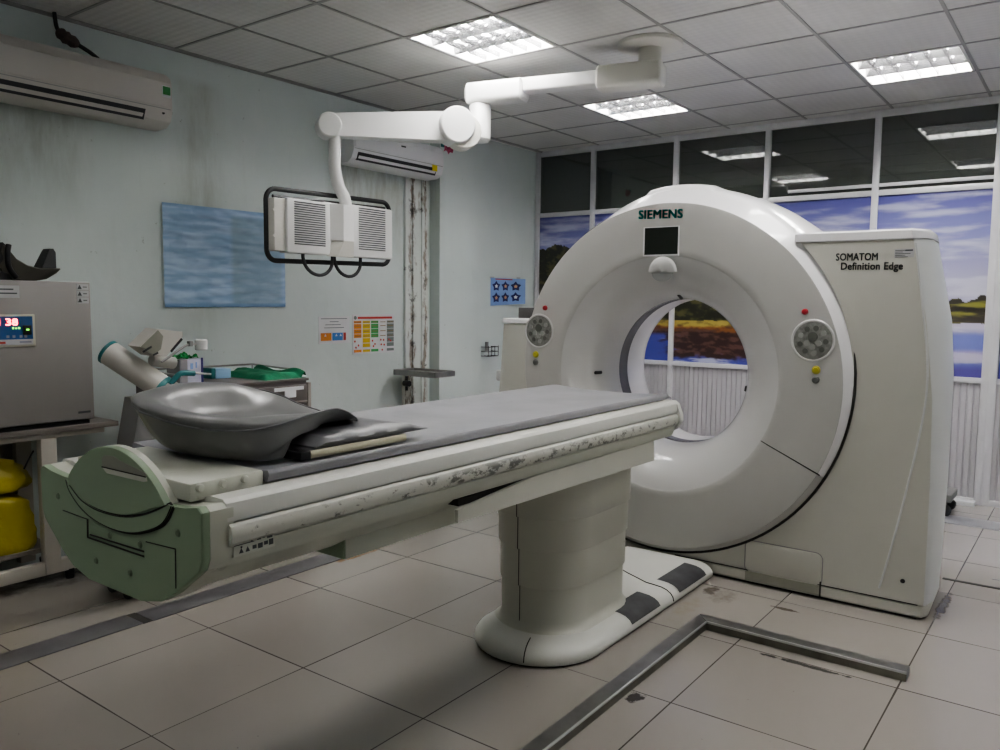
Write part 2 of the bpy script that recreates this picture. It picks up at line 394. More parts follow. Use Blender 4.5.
def build(name, mb, mat, parent=None, org=None, smooth=True, angle=38, recalc=True, kind=None):
    bm = mb.bm
    bmesh.ops.remove_doubles(bm, verts=bm.verts, dist=1e-5)
    if recalc: bmesh.ops.recalc_face_normals(bm, faces=bm.faces)
    if parent is not None:
        o_ = ORG[parent.name]
    else:
        if org is None:
            xs = [v.co for v in bm.verts]
            org = (sum(v.x for v in xs)/len(xs), sum(v.y for v in xs)/len(xs), min(v.z for v in xs))
        o_ = Vector(org)
    for v in bm.verts: v.co -= o_
    for f in bm.faces: f.smooth = smooth
    if smooth:
        for e in bm.edges:
            if len(e.link_faces) == 2 and e.calc_face_angle(0) > radians(angle): e.smooth = False
    me = bpy.data.meshes.new(name); bm.to_mesh(me); bm.free()
    me.materials.append(mat)
    o = link(bpy.data.objects.new(name, me))
    if parent is not None: o.parent = parent
    else: o.location = o_
    ORG[o.name] = o_
    if kind: o['kind'] = kind
    return o

def tag(o, label, cat, group=None):
    o['label'] = label; o['category'] = cat
    if group: o['group'] = group
    return o
def thing(name, label, cat, loc, group=None):
    o = link(bpy.data.objects.new(name, None)); o.location = loc; o.empty_display_size = 0.1
    ORG[o.name] = Vector(loc)
    return tag(o, label, cat, group)
def struct(name, mb, mat, parent=None, **k):
    o = build(name, mb, mat, parent, **k); o['kind'] = 'structure'; return o
def structe(name, loc):
    o = link(bpy.data.objects.new(name, None)); o.location = loc; o['kind'] = 'structure'; ORG[o.name] = Vector(loc); return o

def text_mb(body, origin, xdir, zdir, width, height=None, bold=0.0, depth=0.0015, shear=0.0):
    """flat lettering as mesh: origin = lower left; scaled to WIDTH (and HEIGHT)"""
    cu = bpy.data.curves.new('lettering', 'FONT'); cu.body = body; cu.size = 1.0; cu.extrude = 0.0; cu.offset = 0.0; cu.shear = shear
    cu.space_character = 1.05; cu.resolution_u = 3
    ob = link(bpy.data.objects.new('lettering', cu))
    dg = bpy.context.evaluated_depsgraph_get(); dg.update()
    me = bpy.data.meshes.new_from_object(ob.evaluated_get(dg))
    bpy.data.objects.remove(ob); bpy.data.curves.remove(cu)
    mb = MB(); mb.bm.from_mesh(me); bpy.data.meshes.remove(me)
    if bold:
        g0 = mb.bm.verts[:]+mb.bm.edges[:]+mb.bm.faces[:]
        for dx, dy in ((1, 0), (0, 1), (1, 1), (.5, .5)):
            r = bmesh.ops.duplicate(mb.bm, geom=g0)
            bmesh.ops.translate(mb.bm, vec=(dx*bold, dy*bold*.7, 0), verts=[g for g in r['geom'] if isinstance(g, bmesh.types.BMVert)])
    xs = [v.co.x for v in mb.bm.verts]; ys = [v.co.y for v in mb.bm.verts]
    x0, x1, y1 = min(xs), max(xs), max(ys)
    sx = width/(x1-x0); sy = height/y1 if height else sx
    X, Z = Vector(xdir).normalized(), Vector(zdir).normalized(); O = Vector(origin)
    for v in mb.bm.verts: v.co = O + X*((v.co.x-x0)*sx) + Z*(v.co.y*sy)
    return mb

def rounded(w, h, r, n=6, cx=0, cy=0):
    """rounded rectangle outline"""
    pts = []
    for (sx, sy, a0) in ((1, 1, 0), (-1, 1, pi/2), (-1, -1, pi), (1, -1, 3*pi/2)):
        for k in range(n+1):
            a = a0 + (pi/2)*k/n
            pts.append((cx + sx*(w/2-r) + r*cos(a), cy + sy*(h/2-r) + r*sin(a)))
    return pts

def arc(c, r, a0, a1, n): return [(c[0]+r*cos(radians(a0+(a1-a0)*k/n)), c[1]+r*sin(radians(a0+(a1-a0)*k/n))) for k in range(n+1)]
def smooth01(a, b, x):
    t = max(0, min(1, (x-a)/(b-a))); return t*t*(3-2*t)
def fbm(p, o=4): return noise.fractal(Vector(p), 1.0, 2.0, o)
def interp(x, tab):
    if x <= tab[0][0]: return tab[0][1]
    for (a, va), (b, vb) in zip(tab, tab[1:]):
        if x <= b: return va+(vb-va)*(x-a)/(b-a)
    return tab[-1][1]
def mix3(a, b, t): return tuple(x+(y-x)*t for x, y in zip(a, b))
def catmull(pts, n=8):
    pts = [Vector(p) for p in pts]; out = []
    for i in range(len(pts)-1):
        p0, p1, p2, p3 = pts[max(i-1, 0)], pts[i], pts[i+1], pts[min(i+2, len(pts)-1)]
        for k in range(n):
            t = k/n
            out.append(0.5*((2*p1)+(p2-p0)*t+(2*p0-5*p1+4*p2-p3)*t*t+(3*p1-p0-3*p2+p3)*t**3))
    out.append(pts[-1]); return out

# ------------------------------------------------------------------ camera
cam = link(bpy.data.objects.new('camera', bpy.data.cameras.new('camera')))
cam.data.sensor_width = 36; cam.data.lens = 36*0.805; cam.data.clip_start = 0.02
pitch, yaw, roll = 0.0895, 0.6394, 0.0104
fw = Vector((cos(pitch)*cos(yaw), cos(pitch)*sin(yaw), -sin(pitch)))
rt = Vector((sin(yaw), -cos(yaw), 0)); up = rt.cross(fw)
r2 = rt*cos(roll)+up*sin(roll); u2 = -rt*sin(roll)+up*cos(roll)
R = Matrix((r2, u2, -fw)).transposed().to_4x4()
cam.matrix_world = Matrix.Translation((0, 0, 1.3633)) @ R
scene.camera = cam

# ------------------------------------------------------------------ room shell
XB, YR = -2.145, -2.518
struct('floor', MB().box((XB-0.1, YR-0.1, -0.06), (9.6, WALLY+0.2, 0)), M['floor'], org=(2, 1, -0.06), smooth=False)
struct('wall_left', MB().prism([(XB-0.1, WALLY), (5.2, WALLY), (5.2, WALLY+.062), (PARTX+0.05, WALLY+.062), (PARTX+0.05, WALLY+.2), (XB-0.1, WALLY+.2)], 'z', 0, CEIL+0.2), M['wall'], smooth=False)
struct('wall_back', MB().box((XB-0.1, YR, 0), (XB, WALLY, CEIL+0.2)), M['wall'], smooth=False)
struct('wall_right', MB().box((XB-0.1, YR-0.1, 0), (PARTX+0.05, YR, CEIL+0.2)), M['wall'], smooth=False)
# column that stands out from the left wall
struct('trim_1', MB().box((4.833, 4.196, 0), (5.246, WALLY, CEIL)), M['wall'], smooth=False)
# stained duct cover running down from the far air conditioner
mb = MB().box((4.53, 4.275, 0), (4.79, WALLY, 2.36), 0.004)
mb.box((4.60, 4.262, 0), (4.655, 4.278, 2.34), 0.003).box((4.70, 4.262, 0), (4.735, 4.278, 2.34), 0.003)
struct('trim_2', mb, grime_mat(), smooth=False)

GX0, GY0, GT = 3.255, 3.682, 0.6
light_cells = [(5.055, 2.482), (5.055, 0.682), (3.255, 2.482), (3.255, 0.682), (5.055, -1.118), (3.255, -1.118), (1.455, 2.482), (1.455, 0.682), (-0.345, 2.482), (-0.345, 0.682)]  # rows nearest the viewer are unseen fill lights, added to brighten the near side
def is_light(x, y): return any(abs(x-a) < 0.05 and abs(y-b) < 0.05 for a, b in light_cells)
mb = MB()
xs = [GX0+GT*i for i in range(-9, 6)]+[PARTX+0.05]; ys = [GY0-GT*k for k in range(10, -2, -1)]+[WALLY]
ys[0] = YR; ys[-1] = WALLY+.07
for i in range(len(xs)-1):
    for j in range(len(ys)-1):
        if ys[j+1]-ys[j] < 1e-3 or is_light(xs[i], ys[j]): continue
        mb.poly([(xs[i], ys[j], CEIL), (xs[i], ys[j+1], CEIL), (xs[i+1], ys[j+1], CEIL), (xs[i+1], ys[j], CEIL)])
ceiling = struct('ceiling', mb, M['ceil'], smooth=False, recalc=False, org=(2, 1, CEIL))
mb = MB()
for x in xs[:-1]: mb.box((x-0.008, YR, CEIL-0.004), (x+0.008, WALLY, CEIL+0.0))
for y in ys[1:-1]: mb.box((XB, y-0.008, CEIL-0.0045), (PARTX, y+0.008, CEIL+0.0))
build('ceiling_grid', mb, M['tbar'], ceiling, smooth=False)
struct('trim_3', MB().box((XB, WALLY-0.02, CEIL-0.012), (PARTX, WALLY, CEIL)), M['tbar'], smooth=False)

# ------------------------------------------------------------------ ceiling lights
LLAB = {(5.055, 2.482): 'square louvred ceiling light above the scanner, behind the boom arm',
        (5.055, 0.682): 'square louvred ceiling light at the right, nearest the glass partition',
        (3.255, 2.482): 'large bright louvred ceiling light above the boom elbow, showing three lit tubes',
        (3.255, 0.682): 'lit louvred ceiling light overhead, seen only mirrored in the glass partition',
        (5.055, -1.118): 'lit louvred ceiling light overhead beyond the right edge, beside the partition',
        (3.255, -1.118): 'lit louvred ceiling light overhead beyond the right edge, nearest the viewer',
        (1.455, 2.482): 'unseen louvred fill light added overhead, above the head end of the patient table',
        (1.455, 0.682): 'unseen louvred fill light added overhead, in front of the viewer',
        (-0.345, 2.482): 'unseen louvred fill light added behind the viewer, nearest the left wall',
        (-0.345, 0.682): 'unseen louvred fill light added directly behind the viewer'}
for (lx, ly) in light_cells:
    t = thing('ceiling_light', LLAB[(lx, ly)], 'light', (lx+0.3, ly+0.3, CEIL), 'louvred ceiling lights')
    x0, x1, y0, y1 = lx+0.012, lx+0.588, ly+0.012, ly+0.588
    mb = MB()
    mb.box((x0, y0, CEIL+0.075), (x1, y1, CEIL+0.085))
    for (a, b) in (((x0, y0), (x1, y0+0.012)), ((x0, y1-0.012), (x1, y1)), ((x0, y0), (x0+0.012, y1)), ((x1-0.012, y0), (x1, y1))):
        mb.box((a[0], a[1], CEIL-0.004), (b[0], b[1], CEIL+0.085))
    build('housing', mb, M['fixture'], t, smooth=False)
    for k in range(3):
        cx = lx+0.3+(k-1)*0.185
        build('tube', MB().cyl((cx, y0+0.02, CEIL+0.048), (cx, y1-0.02, CEIL+0.048), 0.016, n=12), M['tube'] if lx > 2 else M['tubefill'], t)
    mb = MB()
    for k in range(1, 3):
        cx = lx+0.012+0.576*k/3
        mb.prism([(cx-0.004, CEIL+0.001), (cx+0.004, CEIL+0.001), (cx+0.022, CEIL+0.05), (cx-0.022, CEIL+0.05)], 'y', y0, y1)
    for k in range(1, 6):
        cy = ly+0.012+0.576*k/6
        for q in range(3):
            a, b = lx+0.012+0.192*q+0.012, lx+0.012+0.192*(q+1)-0.012
            mb.prism([(cy-0.002, CEIL+0.001), (cy+0.002, CEIL+0.001), (cy+0.007, CEIL+0.03), (cy-0.007, CEIL+0.03)], 'x', a, b)
    build('louvre', mb, M['louvre'], t, smooth=False)

# ------------------------------------------------------------------ glass and mural partition
mull = [4.330, 3.734, 2.936, 2.166, 1.373, 0.612, -0.14, -0.92, -1.70, -2.49]
mb = MB()
for i, y in enumerate(mull):
    mb.box((PARTX-0.03, y-0.022, 0), (PARTX+0.03, y+0.022, CEIL), 0.003)
mb.box((PARTX-0.030, 0.542, 0), (PARTX+0.03, 0.592, CEIL), 0.003)
mb.box((PARTX-0.028, YR, CEIL-0.05), (PARTX+0.03, WALLY, CEIL-0.002), 0.003)
mb.box((PARTX-0.026, YR, 2.165), (PARTX+0.03, WALLY, 2.205), 0.003)
mb.box((PARTX-0.026, YR, 0.845), (PARTX+0.03, WALLY, 0.882), 0.003)
mb.box((PARTX-0.028, YR, 0.0), (PARTX+0.03, WALLY, 0.04), 0.003)
struct('trim_13', mb, M['aluwhite'], org=(PARTX, 1.5, 0))
for i in range(len(mull)-1):
    ya, yb = mull[i+1], mull[i]
    struct('window_%d' % (i+1), MB().box((PARTX-0.004, ya+0.02, 2.2), (PARTX+0.002, yb-0.02, CEIL-0.04)), M['glass'], smooth=False)
# ribbed lower panels
mb = MB(); y = YR; rib = []
while y < WALLY:
    rib += [(PARTX-0.006, y), (PARTX-0.006, y+0.026), (PARTX+0.004, y+0.030), (PARTX+0.004, y+0.037)]; y += 0.041
mb.loft([[(p[0], p[1], z) for p in rib] for z in (0.03, 0.85)], closed=False, cap=False)
struct('wall_far', mb, M['ribbed'], smooth=False)
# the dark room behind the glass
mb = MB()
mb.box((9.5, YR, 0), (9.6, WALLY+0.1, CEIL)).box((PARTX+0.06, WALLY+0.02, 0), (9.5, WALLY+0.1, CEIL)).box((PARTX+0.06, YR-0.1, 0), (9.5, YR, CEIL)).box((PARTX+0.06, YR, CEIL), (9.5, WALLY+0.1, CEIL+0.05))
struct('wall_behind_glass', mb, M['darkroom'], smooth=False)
struct('trim_5', MB().box((PARTX-0.022, 1.396, 2.228), (PARTX-0.006, 2.00, 2.252), 0.002).box((PARTX-0.022, 0.636, 2.228), (PARTX-0.006, 1.350, 2.252), 0.002), M['aluwhite'])

# mural: one landscape printed across the panels
def mural_col(y, z):
    zt = interp(y, [(0.0, 1.40), (1.0, 1.42), (2.2, 1.50), (3.0, 1.56), (3.6, 1.72), (3.9, 1.86), (4.3, 1.90)]) + 0.05*fbm((y*5, 0, 3.1)) + 0.02*fbm((y*22, 0, 8.1))
    zb = interp(y, [(0.0, 1.26), (1.2, 1.25), (2.2, 1.235), (3.4, 1.23), (4.3, 1.2)]) + 0.008*fbm((y*9, 1, 1))
    def sky(y, z, seed):
        t = (2.17-z)/0.75
        base = mix3((0.10, 0.10, 0.34), (0.25, 0.26, 0.56), smooth01(0, 0.45, t)); base = mix3(base, (0.50, 0.48, 0.68), smooth01(0.35, 0.9, t))
        c = fbm((y*1.0+seed, z*7.0, seed), 6)*0.5+0.5
        c2 = fbm((y*2.4+seed, z*17, seed+4), 5)*0.5+0.5
        k = smooth01(0.45, 0.70, c*0.65+c2*0.35)
        return mix3(base, (0.66, 0.66, 0.80), k*(0.55+0.45*smooth01(0, 0.5, t)))
    if z > zt: return sky(y, z, 5.0)
    mid = smooth01(1.3, 2.1, y)            # the autumn shore seen through the bore
    if z > zb:
        n = fbm((y*9, z*16, 2), 5)*0.5+0.5
        n2 = fbm((y*4, z*30, 7), 4)*0.5+0.5
        land = mix3((0.02, 0.02, 0.012), (0.10, 0.095, 0.035), smooth01(0.45, 0.75, n))
        r = mix3(mix3((0.035, 0.03, 0.02), (0.26, 0.26, 0.05), smooth01(0.42, 0.72, n2)), (0.07, 0.055, 0.05), smooth01(zb+0.09, zb+0.01, z)*0.6)
        return mix3(r, land, mid)
    d = zb-z
    # water
    n = fbm((y*9, z*24, 11), 6)*0.5+0.5
    ns = fbm((y*2.2, z*16, 21), 5)*0.5+0.5
    r = interp(d, [(0, 0), (0.38, 1)])
    wr = mix3((0.60, 0.56, 0.72), (0.16, 0.19, 0.52), smooth01(0.03, 0.09, d))
    wr = mix3(wr, (0.52, 0.44, 0.66), smooth01(0.17, 0.22, d)*(1-smooth01(0.24, 0.29, d)))
    wr = mix3(wr, (0.10, 0.08, 0.33), smooth01(0.26, 0.33, d))
    wr = mix3(wr, (0.72, 0.72, 0.82), smooth01(0.60, 0.75, ns)*0.5)
    grass = mix3((0.42, 0.33, 0.08), (0.22, 0.17, 0.05), smooth01(0.4, 0.7, n))
    rust = mix3((0.26, 0.10, 0.03), (0.13, 0.045, 0.02), smooth01(0.4, 0.7, n))
    dark = mix3((0.045, 0.020, 0.018), (0.13, 0.065, 0.055), smooth01(0.45, 0.7, n))
    wm = mix3(grass, rust, smooth01(0.035, 0.06, d+0.03*(n-0.5)))
    wm = mix3(wm, dark, smooth01(0.075, 0.10, d+0.05*(n-0.5)))
    blue = mix3((0.07, 0.08, 0.38), (0.50, 0.52, 0.72), smooth01(0.58, 0.72, ns))
    edge = smooth01(0.285, 0.33, d+0.08*(n-0.5)) + smooth01(2.92, 3.02, y+0.25*(n-0.5))*smooth01(0.10, 0.14, d)
    wm = mix3(wm, blue, min(1, edge))
    return mix3(wr, wm, mid)

def paint(o, fn):
    me = o.data; at = me.color_attributes.new('print', 'FLOAT_COLOR', 'POINT')
    og = ORG[o.name]
    buf = []
    for v in me.vertices:
        p = v.co+og; c_ = fn(p); buf += [c_[0], c_[1], c_[2], 1.0]
    at.data.foreach_set('color', buf)
MLAB = ['narrow mural panel of cloudy sky over dark hillside, in the corner beside the left wall',
        'mural panel of sky over dark trees, second from the left wall corner',
        'mural panel seen through the bore, of golden shore and red brown reflection',
        'mural panel of violet sky behind the top right rim of the scanner',
        'mural panel of blue sky, grassy spit and lilac water, just right of the scanner',
        'mural panel in the door bay at the right picture edge, beyond the double post']
for i in range(6):
    ya, yb = mull[i+1]+0.02, mull[i]-0.02
    if i == 5: ya, yb = mull[6]+0.02, 0.537
    ny = int((yb-ya)/0.0065)
    o = build('mural_panel', MB().grid(lambda u, v: (PARTX-0.008, ya+(yb-ya)*u, 0.88+(2.168-0.88)*v), ny, 200), M['print'], org=(PARTX-0.008, (ya+yb)/2, 0.88), recalc=False)
    paint(o, lambda p: tuple(c*.78 for c in mural_col(p.y, p.z)))
    tag(o, MLAB[i], 'mural', 'landscape mural panels')

struct('trim_14', MB().box((PARTX-.004, YR, .882), (PARTX+.002, -.16, 2.165)), M['plight'], smooth=False)
# ------------------------------------------------------------------ floor plates and sills
def plate(name, x0, x1, y0, y1, h, mat): return struct(name, MB().box((x0, y0, 0), (x1, y1, h), 0.001), mat)
plate('trim_6', -1.2, 1.745, 3.158, 3.30, 0.004, M['stripgrey'])
plate('trim_7', 1.785, 4.4, 3.15, 3.29, 0.004, M['stripgrey'])
struct('trim_8', MB().box((1.745, 3.155, 0), (1.785, 3.30, 0.0015)), M['seam'], smooth=False)
plate('trim_9', 5.71, 5.93, -1.9, 1.2, 0.006, M['sillgrey'])
plate('trim_10', 4.505, 4.53, -1.6, 0.56, 0.003, M['seam'])
plate('trim_11', 4.66, 4.675, -1.6, 0.36, 0.002, M['stripgrey'])
plate('trim_12', 6.30, 6.38, 0.62, 1.2, 0.03, M['aluwhite'])

# steel channel bent in an L on the floor
t = thing('steel_channel', 'L-shaped steel channel fixed to the floor tiles in the foreground', 'channel', (3.19, 1.28, 0))
h = 0.034
mb = MB().prism([(0.95, 1.257), (3.163, 1.257), (3.228, 1.313), (0.95, 1.313)], 'z', 0.0, h)
build('long_bar', mb, M['steelfloor'], t, smooth=False)
mb = MB().prism([(3.165, 1.255), (3.165, 0.49), (3.23, 0.49), (3.23, 1.311)], 'z', 0.0, h)
build('short_bar', mb, M['steelfloor'], t, smooth=False)
build('bar_lip', MB().box((3.158, 0.488, h-.006), (3.1655, 1.255, h+0.003), 0.001), M['alu'], t)
build('bar_side', MB().box((3.1605, 0.489, 0.0), (3.166, 1.254, h-.006)), M['sidemetal'], t)
build('bar_lip', MB().box((0.95, 1.2505, h-.005), (3.162, 1.258, h+0.002), 0.001), M['alu'], t)
build('bar_side', MB().box((0.95, 1.253, 0.0), (3.16, 1.258, h-.005)), M['sidemetal'], t)

#@@PART2@@
# ------------------------------------------------------------------ CT scanner
S = thing('ct_scanner', 'large cream and white ring-shaped CT scanner standing on the tiled floor', 'scanner', (4.15, 1.8, 0))
def gpt(X, Rr, cz, th): return (X, AX-Rr*cos(th), cz+Rr*sin(th))
def rface(deg):
    d = deg if deg <= 210 else deg-360
    if deg > 208.3: return interp(deg, [(208, .850), (235, .900), (265, .916), (300, .916), (332, .908)])
    return interp(d, [(-29, .908), (-10, .897), (10, .882), (30, .866), (55, .852), (85, .846), (210, .846)])
def lathe_seg(prof, a0, a1, n):
    rings = []
    for X, Rr, cz in prof:
        ring = []
        for k in range(n+1):
            d = a0+(a1-a0)*k/n
            q = Rr if Rr <= .64 else .64+(Rr-.64)*(rface(d)-.64)/(.846-.64)
            ring.append(gpt(X, q, cz, radians(d)))
        rings.append(ring)
    return MB().loft(rings, closed=False, cap=False)
def rimd(th):
    c, s = cos(th), sin(th)
    return 0.024 + 0.20*smooth01(-0.2, 0.9, -c)*smooth01(-0.9, 0.2, s+0.3) + 0.05*max(0, s)
front = [(4.085, .390, AZ), (4.02, .392, AZ), (3.965, .399, AZ), (3.92, .415, AZ), (3.885, .440, AZ), (3.855, .473, AZ), (3.832, .512, AZ), (3.815, .552, AZ), (3.806, .588, AZ),
         (3.8025, .603, AZ+.001), (3.7995, .610, AZ+.002), (3.799, .64, AZ+.003), (3.799, .74, AZ+.012), (3.799, .835, AZ+.020), (3.8005, .846, AZ+.021)]
build('front_cover', lathe_seg(front[9:], -28.2, 208.2, 120), M['gface'], S, angle=50)
build('funnel', lathe_seg(front[:10], -30, 330, 160), M['gfunnel'], S, angle=50)['label'] = 'pale glossy funnel leading into the bore'
build('lower_cover', lathe_seg(front[9:], 208.6, 331.4, 64), M['gface'], S, angle=50)
def rim_mb(a0, a1, n):
    rings = []
    for t in (0, .10, .5, .92, 1):
        ring = []
        for k in range(n+1):
            d = a0+(a1-a0)*k/n; r0 = rface(d)+.0005
            ring.append(gpt(3.8005+rimd(radians(d))*t, r0+(.931-r0)*t, AZ+.021-.010*t, radians(d)))
        rings.append(ring)
    for dx, Rr in ((.03, .946), (.10, .958), (.22, .965), (.42, .965)):
        rings.append([gpt(3.8005+rimd(radians(a0+(a1-a0)*k/n))+dx, Rr, AZ+.008, radians(a0+(a1-a0)*k/n)) for k in range(n+1)])
    rings.append([gpt(4.50, .95, AZ+.005, radians(a0+(a1-a0)*k/n)) for k in range(n+1)])
    return MB().loft(rings, closed=False, cap=False)
build('rim', rim_mb(-28.2, 208.2, 120), M['gwhite'], S, angle=50)['label'] = 'glossy white rim round the grey face'
build('lower_rim', rim_mb(208.6, 331.4, 64), M['gface'], S, angle=50)
build('inner_backing', MB().lathe([(.45, 3.90), (.84, 3.83), (.90, 3.88)], (0, AX, AZ), 'x', 64, cap=False), M['seam'], S)
build('scan_window', MB().lathe([(.3905, 4.085), (.3920, 4.088), (.3920, 4.182), (.3905, 4.185)], (0, AX, AZ), 'x', 96, cap=False), M['gring'], S)['label'] = 'dark grey ring window inside the bore'
build('bore_liner', MB().lathe([(.3905, 4.185), (.391, 4.36), (.402, 4.42), (.425, 4.47), (.47, 4.515), (.95, 4.50)], (0, AX, AZ), 'x', 96, cap=False), M['gwhite'], S)
# seam ring where the disc meets the housing
pts = [gpt(3.8005+rimd(radians(a))+0.002, .936, AZ+.011, radians(a)) for a in range(-150, 47, 3)]
build('seam_gasket', MB().tube(pts, 0.0065, 8), M['seam'], S)
# housing to the right, with its own side cover, cap and skirt
def yr(z): return interp(z, [(0, .545), (.1, .540), (.6, .543), (.97, .553), (1.3, .592), (1.625, .655), (1.70, .668)])
def ysd(z): return interp(z, [(0, .520), (.18, .512), (.6, .506), (1.06, .508), (1.3, .527), (1.64, .597), (1.7, .612)])
def inner(z, c=1.016, r=.925):
    d = z-c
    return sqrt(r*r-d*d) if abs(d) < r else 0.0
zs = [0.07+(1.652-0.07)*k/60 for k in range(61)]
XF = 3.828
hb = MB().loft([[(XF, AX-inner(z), z), (XF, yr(z), z), (4.48, ysd(z)+.09, z), (4.48, AX-inner(z), z)] for z in zs])
build('right_housing', hb, M['ghousing'], S, angle=30)
sb = MB().loft([[(XF-.001, yr(z)+.001, z), (XF+.004, yr(z)-.006, z), (XF+.045, yr(z)*.45+ysd(z)*.55, z), (XF+.10, ysd(z), z), (4.15, ysd(z)+.012, z), (4.40, ysd(z)+.05, z), (4.50, ysd(z)+.12, z), (XF+.02, yr(z)+.004, z)] for z in zs])
build('side_cover', sb, M['gside'], S, angle=50)
zt = 1.655
cp = MB()
def cap_ring(z, o): return [(XF-o, 1.155, z), (XF-o, yr(z)+.002, z), (XF+.045, yr(z)*.45+ysd(z)*.55-o, z), (XF+.10, ysd(z)-o, z), (4.15, ysd(z)+.012-o, z), (4.42, ysd(z)+.055-o, z), (4.50, ysd(z)+.12, z), (4.50, 1.155, z)]
cp.loft([cap_ring(1.657, .004), cap_ring(1.690, .004), cap_ring(1.697, -.004), cap_ring(1.699, -.02)])
build('housing_cap', cp, M['gwhite'], S, angle=30)
cp = MB().loft([[(XF-.004, 1.15, 1.6535), (XF-.004, yr(1.65), 1.6535), (XF+.12, ysd(1.65), 1.6535), (4.4, ysd(1.65)+.05, 1.6535), (4.4, 1.15, 1.6535)], [(XF-.004, 1.15, 1.6575), (XF-.004, yr(1.65), 1.6575), (XF+.12, ysd(1.65), 1.6575), (4.4, ysd(1.65)+.05, 1.6575), (4.4, 1.15, 1.6575)]])
build('cap_seam', cp, M['label'], S)
# pressed crease down the right housing
cr = catmull([(XF-.001, .650, 1.635), (XF-.001, .610, 1.36), (XF-.001, .582, 1.15), (XF-.001, .578, .98), (XF-.001, .600, .78), (XF-.001, .645, .50), (XF-.001, .690, .26), (XF-.001, .722, .11)], 8)
build('housing_crease', MB().tube(cr, 0.0045, 8), M['gside'], S)
# skirt / toe
def skirt(z, o): return [(3.826-o, 2.30, z), (3.826-o, .60, z), (3.832-o, .550, z), (3.87, .528-o, z), (4.3, .545-o, z), (4.48, .60, z), (4.48, 2.30, z)]
build('base_skirt', MB().loft([skirt(0.012, -.006), skirt(0.02, 0.0), skirt(0.062, 0.0), skirt(0.07, -.02), skirt(.075, -.05)]), M['ghousing'], S, angle=35)
build('base_seam', MB().box((3.8245, .565, .0665), (3.86, 1.70, .0702)), M['seam'], S)
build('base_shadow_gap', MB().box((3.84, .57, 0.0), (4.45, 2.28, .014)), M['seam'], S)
# access flap with its recess
fp = [(y, z) for y, z in rounded(.356, .15, .03, 5, 1.150, .138)]
FL = build('access_flap', MB().loft([[(3.846, y, z) for y, z in fp], [(3.824, y, z) for y, z in fp], [(3.8215, 1.15+(y-1.15)*.97, .138+(z-.138)*.93) for y, z in fp]]), M['ghousing'], S, angle=40)
build('flap_outline', MB().tube([(3.8275, y, z) for y, z in rounded(.366, .16, .032, 5, 1.150, .138)], .0022, 6, closed=True), M['cardside'], S)
build('flap_recess', MB().box((3.818, .974, .020), (3.83, 1.326, .066)), pm('recess_olive', (.30, .30, .255), .5), S)
build('flap_edge', MB().box((3.817, .969, .012), (3.83, .974, .085)), M['seam'], S)
build('screw', MB().cyl((XF-.003, .628, .163), (XF+.002, .628, .163), .010, n=14), M['black'], S)
# lower left housing seen beyond the disc
def yl2(z): return interp(z, [(0, 3.07), (.7, 3.075), (1.26, 3.035)])
zl = [0.0+(1.232-.0)*k/30 for k in range(31)]
build('left_housing', MB().loft([[(4.10, AX+max(.55, inner(z)), z), (4.10, yl2(z)-.04, z), (4.12, yl2(z), z), (4.48, yl2(z)-.03, z), (4.48, AX+max(.55, inner(z)), z)] for z in zl]), M['ghousing'], S, angle=30)
build('left_cap', MB().loft([[(4.10-o, 2.6, z), (4.10-o, 3.0, z), (4.12, 3.045+o, z), (4.48, 3.01+o, z), (4.48, 2.6, z)] for z, o in ((1.238, .004), (1.262, .004), (1.268, -.01))]), M['gwhite'], S, angle=30)
build('left_latch', MB().box((4.14, 3.06, .86), (4.24, 3.115, .93), .012), M['gside'], S)
# raised fairing on top of the rim
rg = []
for k in range(25):
    a = radians(75+28*k/24); e = min(1, min(k, 24-k)/3.0)
    d = 3.8005+rimd(a)
    rg.append([gpt(d+.004, .930, AZ+.011, a), gpt(d+.012, .930+.016*e, AZ+.011, a), gpt(d+.03, .930+.030*e, AZ+.011, a), gpt(d+.10, .955+.014*e, AZ+.011, a), gpt(d+.20, .962, AZ+.010, a)])
build('top_fairing', MB().loft(rg), M['gwhite'], S, angle=45)
# lettering, display, lamp and controls on the face
XL = 3.7975
build('lettering', text_mb('SIEMENS', (XL, 1.945, 1.800), (0, -1, -.03), (0, 0, 1), .245, .046, bold=.085), M['teal'], S, smooth=False)['label'] = 'SIEMENS in teal capitals'
build('lettering', text_mb('SOMATOM', (XF-.0015, .972, 1.567), (0, -1, -.012), (0, 0, 1), .175, .033, bold=.06), M['ink'], S, smooth=False)['label'] = 'SOMATOM in dark grey'
build('lettering', text_mb('Definition Edge', (XF-.0015, .949, 1.526), (0, -1, -.012), (0, 0, 1), .254, .033, bold=.06), M['ink'], S, smooth=False)['label'] = 'Definition Edge in dark grey'
st = build('sticker', MB().box((XF-.001, .655, 1.575), (XF+.001, .732, 1.612)), M['label'], S)
mb = MB()
for k, wd in enumerate((.055, .03, .06, .04, .05)): mb.box((XF-.0016, .729-wd, 1.604-.007*k), (XF-.001, .729, 1.6065-.007*k))
mb.box((XF-.0016, .66, 1.602), (XF-.001, .69, 1.608))
build('sticker_print', mb, M['ink'], st)
build('display', MB().box((3.7955, 1.722, 1.616), (3.80, 1.905, 1.752)), M['screen'], S)
mb = MB()
mb.box((3.795, 1.905, 1.608), (3.80, 1.913, 1.756)).box((3.795, 1.716, 1.608), (3.80, 1.913, 1.616)).box((3.7965, 1.716, 1.616), (3.80, 1.722, 1.756)).box((3.7965, 1.722, 1.752), (3.80, 1.913, 1.756))
build('display_frame', mb, M['gwhite'], S)
